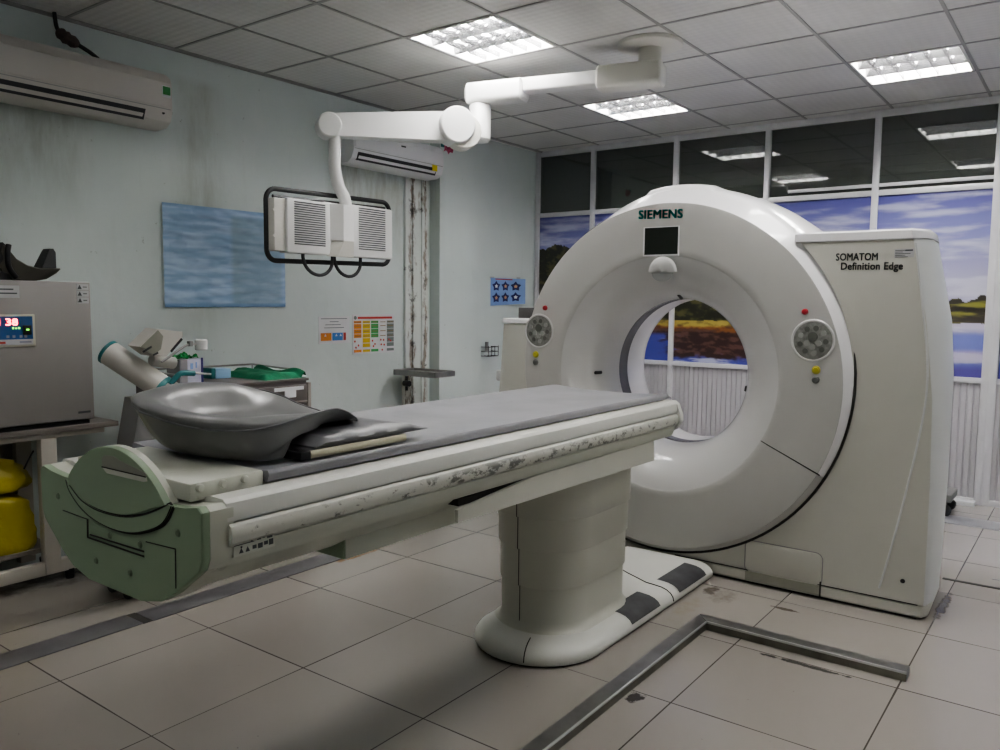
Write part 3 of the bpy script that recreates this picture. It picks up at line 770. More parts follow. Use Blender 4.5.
# half-round indicator lamp
def lampf(u, v):
    a = pi*u; r = .078*v
    return (3.799-.017*sqrt(max(0, 1-v**3))*(.35+.65*sin(a)) , 1.802-r*cos(a), 1.528+r*sin(a))
mb = MB().grid(lampf, 24, 10)
build('lamp_dome', mb, M['gfunnel'], S, angle=60)
mb = MB().grid(lambda u, v: (3.7985-.002, 1.802-(.06*v)*cos(pi*u), 1.524-(.045*v)*sin(pi*u)), 16, 4)
build('lamp_recess_shadow', mb, pm('lamp_recess_shadow_grey', (.30, .30, .285), .5), S)  # flat grey patch painting the shadow in the recess below the lamp
for side in (-1, 1):
    cy = AX+side*.752; cz = 1.206
    c = build('control_panel', MB().lathe([(.0, 3.7985), (.086, 3.7985), (.088, 3.7965), (.089, 3.7955), (.0945, 3.7955), (.098, 3.7985)], (0, cy, cz), 'x', 48, cap=False), M['gfunnel'], S)
    build('keypad', MB().lathe([(0, 3.7965), (.085, 3.7965), (.087, 3.7985)], (0, cy, cz), 'x', 48, cap=False), M['keypad'], c)
    for k in range(9):
        a = 2*pi*k/9+.4
        build('key', MB().cyl((3.7935, cy+.058*cos(a), cz+.058*sin(a)), (3.798, cy+.058*cos(a), cz+.058*sin(a)), .0125, n=12), M['key'] if k % 3 else M['keylight'], c)
    for (dy, dz, r) in ((0, .018, .022), (.025, -.012, .014), (-.025, -.012, .014), (0, -.028, .014)):
        build('key', MB().cyl((3.7925, cy+dy, cz+dz), (3.798, cy+dy, cz+dz), r, n=14), M['keylight'] if dz < -.02 or dy else M['key'], c)
    by = AX+side*.712
    build('stop_button', MB().lathe([(0, 3.785), (.010, 3.786), (.0135, 3.790), (.0145, 3.799)], (0, by, 1.337), 'x', 20, cap=False), M['red'], S)['label'] = 'red round button'
    y2 = AX+side*.772
    build('button', MB().lathe([(0, 3.791), (.012, 3.791), (.014, 3.794), (.0185, 3.795), (.02, 3.799)], (0, y2, 1.072), 'x', 20, cap=False), M['yellow'], S)['label'] = 'yellow button'
    build('button', MB().lathe([(0, 3.791), (.012, 3.791), (.014, 3.794), (.0165, 3.795), (.018, 3.799)], (0, y2, 1.028), 'x', 20, cap=False), M['greybtn'], S)['label'] = 'grey button'
# small windows in the funnel
for (X, Rr, a, ln) in ((3.905, .424, 183, .05), (3.955, .401, 86, .05), (3.965, .3985, -8.5, .03)):
    c = Vector(gpt(X, Rr, AZ, radians(a))); rad = Vector((0, -cos(radians(a)), sin(radians(a))))
    tg = Vector((-.9, rad.y*.45, rad.z*.45)).normalized() if ln > .04 else Vector((0, sin(radians(a)), cos(radians(a))))
    build('sensor_window', MB().tube([c-tg*ln*.5, c-tg*ln*.4, c+tg*ln*.4, c+tg*ln*.5], [.004, .0095, .0095, .004], 10), M['black'], S)

o = build('device_box', MB().box((4.16, 2.74, 1.2685), (4.34, 2.955, 1.335), .004).box((4.157, 2.76, 1.285), (4.161, 2.94, 1.289)).box((4.157, 2.76, 1.305), (4.161, 2.94, 1.309)), pm('device_dark_grey', (.11, .105, .105), .45), angle=30)
tag(o, 'small dark grey box lying on the left shoulder of the scanner', 'box')

# trolley hidden behind the scanner, only one corner showing
t = thing('equipment_trolley', 'grey trolley corner with a black castor showing just behind the scanner at right', 'trolley', (6.0, .95, 0))
build('base_frame', MB().box((5.86, 0.705, .10), (6.14, 1.175, .15), .006), M['injgrey'], t)
build('upright', MB().box((5.96, 0.905, .15), (6.04, 0.985, .80), .006), M['injgrey'], t)
for (x, y) in ((5.89, 0.745), (6.11, 0.745), (5.89, 1.135), (6.11, 1.135)):
    build('castor', MB().cyl((x-.014, y, .04), (x+.014, y, .04), .04, n=20, bev=.005).box((x-.02, y-.012, .04), (x+.02, y+.012, .102)), M['blackrub'], t)

# ------------------------------------------------------------------ patient table
T = thing('patient_table', 'long cream patient table with a green end plate, on a pedestal before the scanner', 'table', (2.75, 1.8, 0))
TC = 1.80
def V(v): return TC-v
def tprism(pts, x0, x1, mb=None): return (mb or MB()).prism([(V(v), z) for v, z in pts], 'x', x0, x1)
def mir(h): return h+[(-v, z) for v, z in reversed(h)]
# lower body and top frame
low = [(.348, .842), (.348, .825), (.338, .812), (.300, .778), (.252, .742), (.20, .715), (.12, .70)]
build('lower_body', tprism(mir(low), .985, 3.10), M['tbody'], T, angle=20)
fr = [(.27, .938), (.30, .947), (.346, .946), (.358, .938), (.361, .926), (.361, .9), (.354, .898), (.354, .84)]
b = tprism(mir(fr), .985, 3.225)
build('top_frame', b, M['twhite'], T, angle=20)
for s in (-1, 1):
    pr = [(.350, .894), (.359, .894), (.366, .889), (.370, .878), (.370, .866), (.367, .853), (.360, .846), (.350, .843)]
    build('side_rail', MB().prism([(V(s*v), z) for v, z in pr], 'x', .998, 3.222), M['tscuff'], T, angle=25)['label'] = 'scuffed rail along the side'
    build('rail_end', MB().prism([(V(s*(v+.002)), z) for v, z in pr], 'x', .988, .998), M['tbody'], T, angle=25)
    pr = [(.340, .843), (.3585, .843), (.359, .832), (.352, .812), (.344, .80), (.30, .79)]
    build('lower_rail', MB().prism([(V(s*v), z) for v, z in pr], 'x', .970, 3.20), M['tbody'], T, angle=25)
build('far_end_cap', MB().loft([[(x, V(v*k), .87+(z-.87)*k) for v, z in mir([(.27, .948), (.343, .948), (.360, .934), (.376, .890), (.378, .865), (.352, .825), (.30, .80)])] for x, k in ((3.215, 1.004), (3.243, 1.004), (3.253, .96))]), M['twhite'], T, angle=25)
# near end
capo = mir([(.235, .927), (.300, .932), (.345, .940), (.360, .930), (.358, .830), (.347, .805), (.255, .738), (.20, .708), (.12, .690)])
capo = [(v if v > 0 else v*.968, z) for v, z in capo]
build('end_frame', tprism([(v*1.004, .82+(z-.82)*1.004) for v, z in capo], .945, 1.0), M['tbody'], T, angle=30)
build('end_plate', MB().loft([[(x, V(v*k), .82+(z-.82)*k) for v, z in capo] for x, k in ((.946, 1.0), (.929, 1.0), (.926, .993))]), M['tgreen'], T, angle=30)['label'] = 'green end plate'
dc = (0.021, .747); dR = .281
disc = arc(dc, dR, 40.4, 138.8, 36)
disc = [(v, z) for v, z in disc] + [(p[0], p[1]) for p in catmull([(-.183, .914, 0), (-.13, .886, 0), (-.05, .874, 0), (.05, .877, 0), (.12, .892, 0), (.19, .917, 0)], 4)]
build('end_disc', MB().loft([[(x, V(v), z) for v, z in disc] for x in (.940, .923)] + [[(.9205, V(.008+(v-.008)*.994), .93+(z-.93)*.985) for v, z in disc]]), M['tgreen'], T, angle=35)['label'] = 'green half-round handle plate'
build('disc_back', tprism([(.008+(v-.008)*1.004, .93+(z-.93)*1.006) for v, z in disc], .936, .952), M['tbody'], T, angle=35)
sl = [(-.022, .978), (-.021, .998), (-.008, 1.007), (.03, 1.009), (.06, 1.002), (.14, .992), (.164, .988), (.166, .980)]
build('handle_slot', tprism(sl, .9192, .9225), bpy.data.materials['recess_olive'], T)
build('handle_lip', tprism([(-.020, .9775), (.166, .9795), (.169, .971), (.155, .968), (.0, .966)], .9185, .9225), M['tbody'], T)
build('handle_slot_edge', MB().tube([(.9188, V(-.021), .978), (.9188, V(.166), .980)], .0014, 6), M['seam'], T)
cres_o = [(-.202, .922), (-.188, .898), (-.145, .869), (-.085, .848), (.0, .838), (.09, .843), (.17, .864), (.225, .890), (.258, .930)]
cres_o = [(p[0], p[1]) for p in catmull([(v, z, 0) for v, z in cres_o], 5)]
CI = [(.245, .932), (.20, .912), (.13, .888), (.05, .873), (-.05, .870), (-.13, .883), (-.184, .911)]
cres_i = [(p[0], p[1]) for p in catmull([(v, z, 0) for v, z in CI], 5)]
build('crescent_shadow', tprism([(v*1.01+.002, z-.0045) for v, z in cres_o]+[(v, z+.004) for v, z in cres_i], .9245, .9285), M['seam'], T, smooth=False)
for ln_ in (cres_o, cres_i): build('crescent_line', MB().tube([(.9206, V(v), z) for v, z in ln_], .0011, 6), M['seam'], T)
build('crescent_grip', MB().loft([[(x, V(v), z) for v, z in cres_o+cres_i] for x in (.934, .921)]), M['tgreen'], T, angle=35)
mb = MB()
def groove(p, q, w=.0013): mb.tube([(.9255, V(p[0]), p[1]), (.9255, V(q[0]), q[1])], w, 6)
groove((-.233, .840), (-.110, .838)); groove((-.110, .838), (-.112, .794), .0024); groove((-.112, .794), (.137, .797), .0022); groove((-.10, .803), (.137, .808), .0022)
groove((.147, .832), (.262, .838)); groove((.262, .838), (.260, .752)); groove((.022, .866), (.022, .857), .0016)
build('panel_groove', mb, M['seam'], T)
for v, z in ((-.256, .872), (-.077, .744), (.076, .747), (.273, .874), (-.008, .818), (.122, .821)):
    build('screw', MB().lathe([(0, .923), (.006, .923), (.009, .9265)], (0, V(v), z), 'x', 14, cap=False), pm('screw_olive', (.16, .21, .14), .4) if 'screw_olive' not in bpy.data.materials else bpy.data.materials['screw_olive'], T)
# box at the head end with knobs
build('head_box', MB().box((.950, V(.282), .935), (1.138, V(-.205), .976), .006), M['tbody'], T, angle=30)
for x in (.972, 1.028, 1.084):
    build('knob', MB().lathe([(0, V(.2915)), (.007, V(.290)), (.0095, V(.286)), (.0095, V(.280))], (x, 0, .964), 'y', 16, cap=False), M['tbody'], T)
pl = build('warning_label', MB().box((.998, V(.352), 0.8205), (1.105, V(.3610), 0.8530)), M['tbody'], T)
mb = MB()
def lab(x0, x1, z0, z1): mb.box((x0, V(.3616), z0), (x1, V(.3608), z1))
lab(1.0, 1.05, 0.8440, 0.8455); lab(1.042, 1.046, 0.8455, 0.8520); lab(1.058, 1.068, 0.8450, 0.8480); lab(1.072, 1.078, 0.8460, 0.8520); lab(1.084, 1.098, 0.8430, 0.8520)
for x in (1.012, 1.028): mb.prism([(x, 0.8260), (x+.011, 0.8260), (x+.0055, 0.8370)], 'y', V(.3616), V(.3608))
lab(1.016, 1.02, 0.8370, 0.8410); lab(1.046, 1.056, 0.8280, 0.8360); lab(1.060, 1.072, 0.8260, 0.8370); lab(1.076, 1.086, 0.8300, 0.8380); lab(1.089, 1.100, 0.8270, 0.8400)
build('warning_print', mb, M['ink'], pl)
# carriage and skirt under the body
build('carriage', MB().box((1.415, V(.25), .687), (2.45, V(-.25), .772), .004), M['tbody'], T)
build('carriage_end', MB().box((1.411, V(.248), .689), (1.4155, V(-.248), .77)), M['tgreen'], T)
sk = [(1.757, .729), (3.03, .718), (3.03, .80), (2.15, .80), (1.757, .766)]
mb = MB()
for s in (-1, 1): mb.prism(sk, 'y', V(s*.335), V(s*.348))
mb.box((2.30, V(.335), .725), (3.03, V(-.335), .79))
build('skirt', mb, M['tcol'], T, angle=30)
build('skirt_gap', MB().box((1.78, V(.330), .77), (2.6, V(-.330), .79)), M['seam'], T)
# telescopic column
def colring(z, o, n=8):
    pts = []
    for sx, sy, a0 in ((1, 1, 0), (-1, 1, pi/2), (-1, -1, pi), (1, -1, 3*pi/2)):
        cx = 2.985 if sx > 0 else 2.72
        for k in range(n+1):
            a = a0+(pi/2)*k/n
            pts.append((cx+(.20-o)*cos(a), 1.77+sy*.012+(.20-o)*sin(a), z))
    return pts
for k, (z0, z1, o) in enumerate(((.07, .255, .024), (.250, .405, .016), (.400, .535, .008), (.530, .775, 0.0))):
    rings = [colring(z0, o+.002), colring(z0+.003, o), colring(z1, o)]
    if k == 0: rings = [colring(.068, o-.035), colring(.076, o-.016), colring(.092, o-.004), colring(.11, o), colring(z1, o)]
    build('column_sleeve', MB().loft(rings), M['tcol'], T, angle=40)
a = radians(172)
mb = MB()
for z0, z1, o in ((.09, .25, .024), (.25, .40, .016), (.40, .53, .008), (.53, .72, 0)):
    p = (2.72+(.201-o)*cos(a), 1.758+(.201-o)*sin(a))
    mb.tube([(p[0], p[1], z0), (p[0], p[1], z1)], .0025, 6)
build('column_seam', mb, M['seam'], T)
# floor cover of the pedestal
def foot(z, o, n=20, x1=3.795):
    c = 2.65; r = .27-o
    return [(x1, 1.75+r, z)] + [(c+r*cos(radians(90+180*k/n))*1.0, 1.75+r*sin(radians(90+180*k/n)), z) for k in range(n+1)] + [(x1, 1.75-r, z)]
FP = [(.006, .006), (.018, 0), (.036, .004), (.052, .016), (.064, .036), (.071, .062), (.074, .10)]
build('foot_cover', MB().loft([foot(z, o) for z, o in FP]), M['twhite'], T, angle=50)
build('foot_gap', MB().loft([foot(0, .012), foot(.008, .012)]), M['seam'], T)
# seam across the cover and its dark grips
def fprof(side): return [(1.75+side*(.27-o)+side*.0012, z+.0012) for z, o in FP[1:]]
sm = [(3.33, y, z) for y, z in fprof(-1)] + [(3.335, 1.62, .0755), (3.40, 1.75, .0755), (3.43, 1.80, .0755)]
build('foot_seam', MB().tube(sm, .0025, 6), M['seam'], T)
sm = [(2.65+(.27-o+.001)*cos(radians(200)), 1.75+(.27-o+.001)*sin(radians(200)), z+.001) for z, o in FP[1:]]
build('foot_seam', MB().tube(sm, .0022, 6), M['seam'], T)
for (x0, x1) in ((2.93, 3.20), (3.40, 3.715)):
    pr = fprof(-1)[1:]
    pr = [(y-.001, z+.001) for y, z in pr] + [(1.598, .0765)]
    build('grip_sheet', MB().loft([[(x, y, z) for y, z in pr] for x in [x0+(x1-x0)*k/6 for k in range(7)]], closed=False, cap=False), M['grip'], T, angle=60)['label'] = 'dark anti-slip sheet'

# ------------------------------------------------------------------ things on the table
def padring(x, w, ze, zc, n=20):
    pts = []
    for k in range(n+1):
        v = -w+2*w*k/n; q = abs(v)/w
        pts.append((x, TC-v, zc+(ze-zc)*q**2.5 + .002*fbm((x*4, v*5, 1))))
    pts = [(x, TC+w*.992, ze-.001)]+[(x, p[1], p[2]) for p in pts[1:-1]]+[(x, TC-w*.992, ze-.001), (x, TC-w*1.006, ze-.006), (x, TC-w*1.008, ze-.012)]
    pts = [(x, TC+w*1.008, ze-.012), (x, TC+w*1.006, ze-.006)]+pts
    for k in range(n, -1, -1):
        v = -w+2*w*k/n
        pts.append((x, TC-v*.985, .9475))
    return pts
rings = []
for k in range(61):
    x = 1.142+(3.345-1.142)*k/60
    tip = smooth01(3.345, 3.25, x) if x > 3.25 else 1
    rings.append(padring(x, .292*(.93+.07*tip), .952+.024*tip, .951+.010*tip))
o = build('table_mat', MB().loft(rings), M['pad'], angle=50)
tag(o, 'long creased grey vinyl mat lying along the top of the patient table', 'mat')
def board(name, x0, x1, y0, y1, z0, z1, mat, bev=.004): return MB().box((x0, y0, z0), (x1, y1, z1), bev)
t = thing('positioning_board', 'thin grey board with a beige front edge, lying under the folded pad', 'board', (1.44, 1.7, .977))
build('board', MB().box((1.262, 1.533, .9775), (1.62, 1.66, .9985), .002), M['charpad'], t)
build('edge_strip', MB().prism([(1.527, .979), (1.524, .984), (1.524, .992), (1.527, .9975), (1.534, .9975), (1.534, .979)], 'x', 1.282, 1.618), M['beige'], t)['label'] = 'beige edge strip'
build('end_cap', MB().box((1.252, 1.526, .977), (1.283, 1.66, .9985), .002), M['black'], t)
def fold(u, v):
    x = 1.30+.41*u; y = 1.545+.36*v
    return (x, y, 1.0)
mb = MB()
rings = []
for k in range(25):
    x = 1.30+(1.715-1.30)*k/24; e = smooth01(0, .1, k/24)*smooth01(1.0, .82, k/24) if k > 12 else smooth01(0, .1, k/24)
    th = .004+.018*e+.0012*sin(k*1.1)*e
    rings.append([(x, 1.535, 1.0005), (x, 1.530, 1.0005+th*.5), (x, 1.538, 1.0005+th), (x, 1.62, 1.0005+th+.002*sin(k*.9)), (x, 1.80, 1.0005+th), (x, 1.895, 1.0005+th*.8), (x, 1.90, 1.0005)])
o = build('folded_pad', mb.loft(rings), M['charpad'], angle=60)
tag(o, 'folded charcoal pad with a wrinkled edge, tucked under the end of the grey cushion', 'pad')

# big moulded cushion
rim = catmull([Vector(p) for p in [(1.02, 1.83, 1.095), (1.03, 1.71, 1.078), (1.07, 1.63, 1.066), (1.14, 1.575, 1.062), (1.22, 1.558, 1.070), (1.32, 1.566, 1.083), (1.42, 1.595, 1.083), (1.50, 1.63, 1.062), (1.575, 1.675, 1.028), (1.615, 1.79, 1.024), (1.59, 1.93, 1.048), (1.585, 2.02, 1.070), (1.52, 2.07, 1.095), (1.40, 2.085, 1.118), (1.26, 2.06, 1.128), (1.14, 1.99, 1.124), (1.05, 1.92, 1.110), (1.02, 1.83, 1.095)]], 6)[:-1]
NB = len(rim); C0 = Vector((1.225, 1.785, .9775))
def hull(i, s):
    r = rim[i]; d = r-C0; a = atan2(d.y, d.x)
    b = Vector((C0.x+(.035 if cos(a) > 0 else .085)*cos(a), C0.y+.215*sin(a), C0.z))
    tail = smooth01(1.38, 1.55, r.x)
    hx = s**(.72+.25*tail); hz = s**(1.40-.65*tail)
    p = Vector((b.x+(r.x-b.x)*hx, b.y+(r.y-b.y)*hx, b.z+(r.z-b.z)*hz))
    lim = (1.030 if p.x > 1.22 else .979)
    if p.x > 1.14: p.z = max(p.z, .979+(1.034-.979)*smooth01(1.13, 1.30, p.x)*smooth01(0.0, .3, s)) if s < 1 else p.z
    return p
CT = Vector((1.29, 1.81, 1.028))
def topf(i, s):
    r = rim[i]; p = r.lerp(CT, s)
    left = smooth01(1.24, 1.04, r.x); far = smooth01(1.90, 2.02, r.y)*smooth01(1.6, 1.45, r.x)
    near = smooth01(1.75, 1.62, r.y)
    p.z = CT.z+(r.z-CT.z)*(1-s)**2.2
    roll = .004+.040*left+.030*far*(1-left)+.030*near*smooth01(1.42, 1.18, r.x)*(1-left)
    if s < .40:
        e = sin(pi*s/.40); p.z += roll*e
        o2 = Vector((r.x-CT.x, r.y-CT.y, 0)).normalized(); p += o2*(.022*left+.008)*sin(pi*min(1, s/.22))*(s < .22)
    return p
rings = []
K = 16
for k in range(K+1): rings.append([hull(i, k/K) for i in range(NB)])
for k in range(1, 17): rings.append([topf(i, k/16*.985) for i in range(NB)])
cb = MB().loft(rings)
o = build('moulded_cushion', cb, M['cushion'], angle=80)
sd = o.modifiers.new('smooth', 'SUBSURF'); sd.levels = 1; sd.render_levels = 1
tag(o, 'big dark grey saddle-shaped foam cushion on the head end of the patient table', 'cushion')
build('rim_bead', MB().tube([p+Vector((0, 0, -.001)) for p in rim], .0028, 8, closed=True), M['charpad'], o)

# ------------------------------------------------------------------ ceiling boom with two monitors
Bm = thing('monitor_boom', 'white jointed ceiling boom carrying two monitors seen from behind', 'monitor boom', (4.09, 2.05, CEIL))
mt = Vector((4.09, 2.05, 0)); el = Vector((3.85, 3.03, 0)); shp = Vector((3.14, 3.50, 0))
d1 = (el-mt).normalized(); n1 = Vector((d1.y, -d1.x, 0)); Z = Vector((0, 0, 1))
build('ceiling_plate', MB().lathe([(.035, CEIL-.001), (.172, CEIL-.001), (.176, CEIL-.008), (.172, CEIL-.022), (.15, CEIL-.028), (.06, CEIL-.032)], (mt.x, mt.y, 0), 'z', 48), M['boomgrey'], Bm, angle=40)
build('swivel_post', MB().cyl((mt.x, mt.y, CEIL-.03), (mt.x, mt.y, 2.66), .062, n=32), M['boomgrey'], Bm)
def obox(o, d, n, a0, a1, z0, z1, w0, w1, bev=.02, ztap=0):
    """box along direction d from a0 to a1; half widths w0 -> w1"""
    rr = []
    for a, wv, k in ((a0, w0, 0), (a0+bev*.5, w0, 1), (a1-bev*.5, w1, 1), (a1, w1, 0)):
        c = o+d*a; ins = 0 if k else bev*.45
        zz0, zz1 = z0+(ztap*(a-a0)/(a1-a0)), z1-(ztap*(a-a0)/(a1-a0))
        ring = [(s*(wv-ins), z) for s, z in ((1, 0), (1, 1), (-1, 1), (-1, 0))]
        pts = []
        for (sx, sz, a0_) in ((1, 1, 0), (-1, 1, pi/2), (-1, -1, pi), (1, -1, 3*pi/2)):
            for q in range(5):
                t = a0_+(pi/2)*q/4; hw = wv-ins; hh = (zz1-zz0)/2-ins
                pp = c+n*(sx*(hw-bev)+bev*cos(t))+Z*((zz0+zz1)/2+sz*(hh-bev)+bev*sin(t)); pts.append(pp)
        rr.append(pts)
    return MB().loft(rr)
build('mount_arm', obox(mt, d1, n1, -.075, .285, 2.545, 2.668, .078, .075, .022), M['boomgrey'], Bm, angle=40)
build('extension_arm', obox(mt, d1, n1, .27, .76, 2.572, 2.650, .052, .052, .012), M['boom'], Bm, angle=40)
build('elbow_arm', obox(mt, d1, n1, .72, 1.085, 2.530, 2.652, .072, .072, .03), M['boom'], Bm, angle=40)
build('elbow_post', MB().cyl((el.x, el.y, 2.535), (el.x, el.y, 2.565), .05, n=28).lathe([(.0, 2.315), (.05, 2.315), (.064, 2.33), (.064, 2.52), (.052, 2.54), (0, 2.545)], (el.x, el.y, 0), 'z', 32, cap=False), M['boom'], Bm, angle=40)
d2 = (shp-el).normalized(); n2 = Vector((-d2.y, d2.x, 0))
if n2.dot(Vector((-1, -1, 0))) < 0: n2 = -n2
jc = el+d2*.165+n2*.02+Z*2.385
build('spring_arm', MB().loft([[el+d2*a+n2*s*wv+Z*z for s, z in ((1, z0), (1, z1), (-1, z1), (-1, z0))] for a, wv, z0, z1 in ((.12, .055, 2.303, 2.466), (.30, .055, 2.296, 2.457), (.86, .042, 2.278, 2.402))]), M['boom'], Bm, angle=25)
build('elbow_joint', MB().cyl(jc-n2*.07, jc+n2*.085, .105, n=48, bev=.008), M['boom'], Bm, angle=40)
jk = jc-Z*.028+d2*-.05
build('joint_ring', MB().cyl(jk-n2*.06, jk+n2*.06, .10, n=40, bev=.006), M['boomgrey'], Bm, angle=40)
sc = shp+d2*.04+Z*2.332
build('shoulder_joint', MB().cyl(sc-n2*.055, sc+n2*.07, .068, n=40, bev=.008), M['boom'], Bm, angle=40)
build('drop_tube', MB().tube(catmull([(3.135, 3.50, 2.34), (3.134, 3.50, 2.20), (3.134, 3.50, 2.10), (3.16, 3.50, 2.01), (3.21, 3.50, 1.93), (3.215, 3.50, 1.80)], 6), .034, 20), M['boom'], Bm, angle=50)
PY = 3.50
fr = [(x, PY+.05, z) for x, z in rounded(.915, .378, .06, 6, 3.158, 1.77)]
fr = [(x, y, z+.018*(x-3.12)) for x, y, z in fr]
build('handle_frame', MB().tube(fr, .013, 12, closed=True), M['blackrub'], Bm, angle=60)['label'] = 'black tube handle frame'
build('cross_bar', MB().tube([(2.74, PY+.045, 1.912), (3.57, PY+.045, 1.930)], .009, 10), M['black'], Bm)
def monitor(x0, x1, xg0, z0, z1, v0, v1, tilt):
    m = build('monitor', MB().box((x0, PY-.03, z0), (x1, PY+.05, z1), .01), M['boom'], Bm, angle=40)
    build('monitor_side', MB().box((xg0, PY-.012, z0+.008), (x0+.004, PY+.048, z1-.006), .004), M['boomgrey'], m)
    mb = MB(); n = 19
    for k in range(n):
        z = v0+(v1-v0)*(k+.5)/n
        mb.box((xg1[0], PY-.0315, z-.0034), (xg1[1], PY-.0295, z+.0034))
    build('vent', mb, M['slot'], m, smooth=False)
    return m
xg1 = (2.82, 3.034); m1 = monitor(2.775, 3.075, 2.705, 1.617, 1.905, 1.660, 1.893, 0)
for z in (1.70, 1.835): build('bolt', MB().cyl((2.70, PY-.018, z), (2.70, PY-.008, z), .007, n=10), M['boomgrey'], m1)
xg1 = (3.285, 3.500); m2 = monitor(3.22, 3.562, 3.20, 1.618, 1.915, 1.660, 1.905, 0)
build('bracket', MB().loft([[(3.06, PY-.02, z1), (3.128, PY-.075, z1), (3.205, PY-.075, z1), (3.235, PY-.02, z1), (3.235, PY+.04, z1), (3.06, PY+.04, z1)] for z1 in (1.70, 1.90)]).box((3.04, PY-.015, 1.625), (3.25, PY+.045, 1.91), .006), M['boom'], Bm, angle=30)
build('bracket_foot', MB().loft([[(3.05, PY-.02, 1.612), (3.10, PY-.055, 1.612), (3.22, PY-.055, 1.612), (3.25, PY-.02, 1.612)], [(3.09, PY-.02, 1.70), (3.13, PY-.076, 1.70), (3.203, PY-.076, 1.70), (3.232, PY-.02, 1.70)]]), M['boomgrey'], Bm, angle=30)
for xa, xb in ((2.90, 3.11), (3.125, 3.325)):
    xm = (xa+xb)/2; rx = (xb-xa)/2
    pts = [(xa, PY, 1.62)]+[(xm-rx*cos(pi*k/16), PY-.01*sin(pi*k/16), 1.60-.095*sin(pi*k/16)) for k in range(17)]+[(xb, PY, 1.62)]
    build('cable', MB().tube(pts, .0095, 10), M['blackrub'], Bm, angle=60)

# ------------------------------------------------------------------ air conditioners
def ac(name, label, x0, x1, zb, zt, yf, mat, slots, cat='air conditioner'):
    t = thing(name, label, cat, ((x0+x1)/2, WALLY-.1, zb))
    D = WALLY-.001; h = zt-zb
    pr = [(D, zb+.03), (D-.05, zb), (yf+.06, zb+.004), (yf+.02, zb+.03), (yf+.002, zb+.075), (yf, zb+.10), (yf+.004, zt-.06), (yf+.014, zt-.035), (yf+.05, zt-.008), (yf+.08, zt), (D, zt)]
    build('casing', MB().prism(pr, 'x', x0, x1), mat, t, angle=35)
    build('front_panel', MB().prism([(yf+.006, zb+.098), (yf-.004, zb+.102), (yf-.004, zt-.062), (yf+.004, zt-.055)], 'x', x0+.012, x1-.012), mat, t, angle=35)
    a, b, dz = slots
    build('air_slot', MB().prism([(yf+.022, zb+.018), (yf-.001, zb+.070), (yf+.006, zb+.072), (yf+.032, zb+.022)], 'x', a, b), M['slot'], t, smooth=False)
    build('air_vane', MB().prism([(yf+.017, zb+.030), (yf+.004, zb+.046), (yf+.007, zb+.049), (yf+.020, zb+.033)], 'x', a+.01, b-.01), mat, t)
    build('panel_line', MB().box((x0+.01, yf-.001, zb+.090), (x1-.01, yf+.004, zb+.094)), M['tbar'], t)
    return t
A = ac('air_conditioner', 'long ivory wall air conditioner above the grey cabinet, with a green sticker', 1.45, 2.505, 2.285, 2.575, 4.08, M['acw'], (1.50, 2.352, 0))
build('energy_sticker', MB().box((2.445, 4.074, 2.437), (2.495, 4.0765, 2.497)), M['paper'], A)
build('energy_sticker_print', MB().box((2.449, 4.0725, 2.450), (2.491, 4.0745, 2.492)), M['greenlab'], A)
build('indicator', MB().cyl((2.455, 4.083, 2.355), (2.455, 4.09, 2.355), .008, n=10), M['black'], A)
build('top_grille', MB().prism([(4.092, 2.538), (4.096, 2.548), (4.13, 2.570), (4.126, 2.562)], 'x', 1.47, 2.49), M['acw'], A)
A = ac('air_conditioner', 'small white wall air conditioner behind the boom arm, yellow sticker', 3.815, 4.735, 2.295, 2.545, 4.075, M['acw2'], (3.86, 4.66, 0))
build('yellow_sticker', MB().box((4.60, 4.0685, 2.340), (4.655, 4.071, 2.385)), M['yellowlab'], A)
build('badge', MB().box((4.27, 4.069, 2.462), (4.315, 4.071, 2.472)), M['ink'], A)
mb = MB().tube(catmull([(1.985, 4.25, CEIL-.002), (1.99, 4.24, 2.70), (2.01, 4.22, 2.66), (2.06, 4.19, 2.63), (2.12, 4.18, 2.602), (2.17, 4.2, 2.586)], 6), .010, 8)
o = build('cable', mb, M['blackrub'], angle=60)
tag(o, 'black cable hanging from the ceiling down to the top of the near air conditioner', 'cable')
build('tape_wrap', MB().tube(catmull([(1.99, 4.235, 2.685), (2.02, 4.215, 2.655), (2.07, 4.185, 2.625)], 4), [.014, .024, .03, .026, .033, .026, .03, .022, .012], 8), pm('tape_brown', (.12, .09, .08), .7, 0, .3, 40, bump=.6, bscale=60), o)
o = build('paper_scrap', MB().grid(lambda u, v: (4.86+.11*u, 4.184-.01*sin(6*u+3*v), 2.53+.055*v+.012*sin(9*u)), 8, 4), M['pink'], recalc=False)
tag(o, 'crumpled pink paper scrap stuck on the column beside the far air conditioner', 'paper')
build('scrap_corner', MB().box((4.835, 4.18, 2.565), (4.865, 4.190, 2.60)), M['tealtrim'], o)

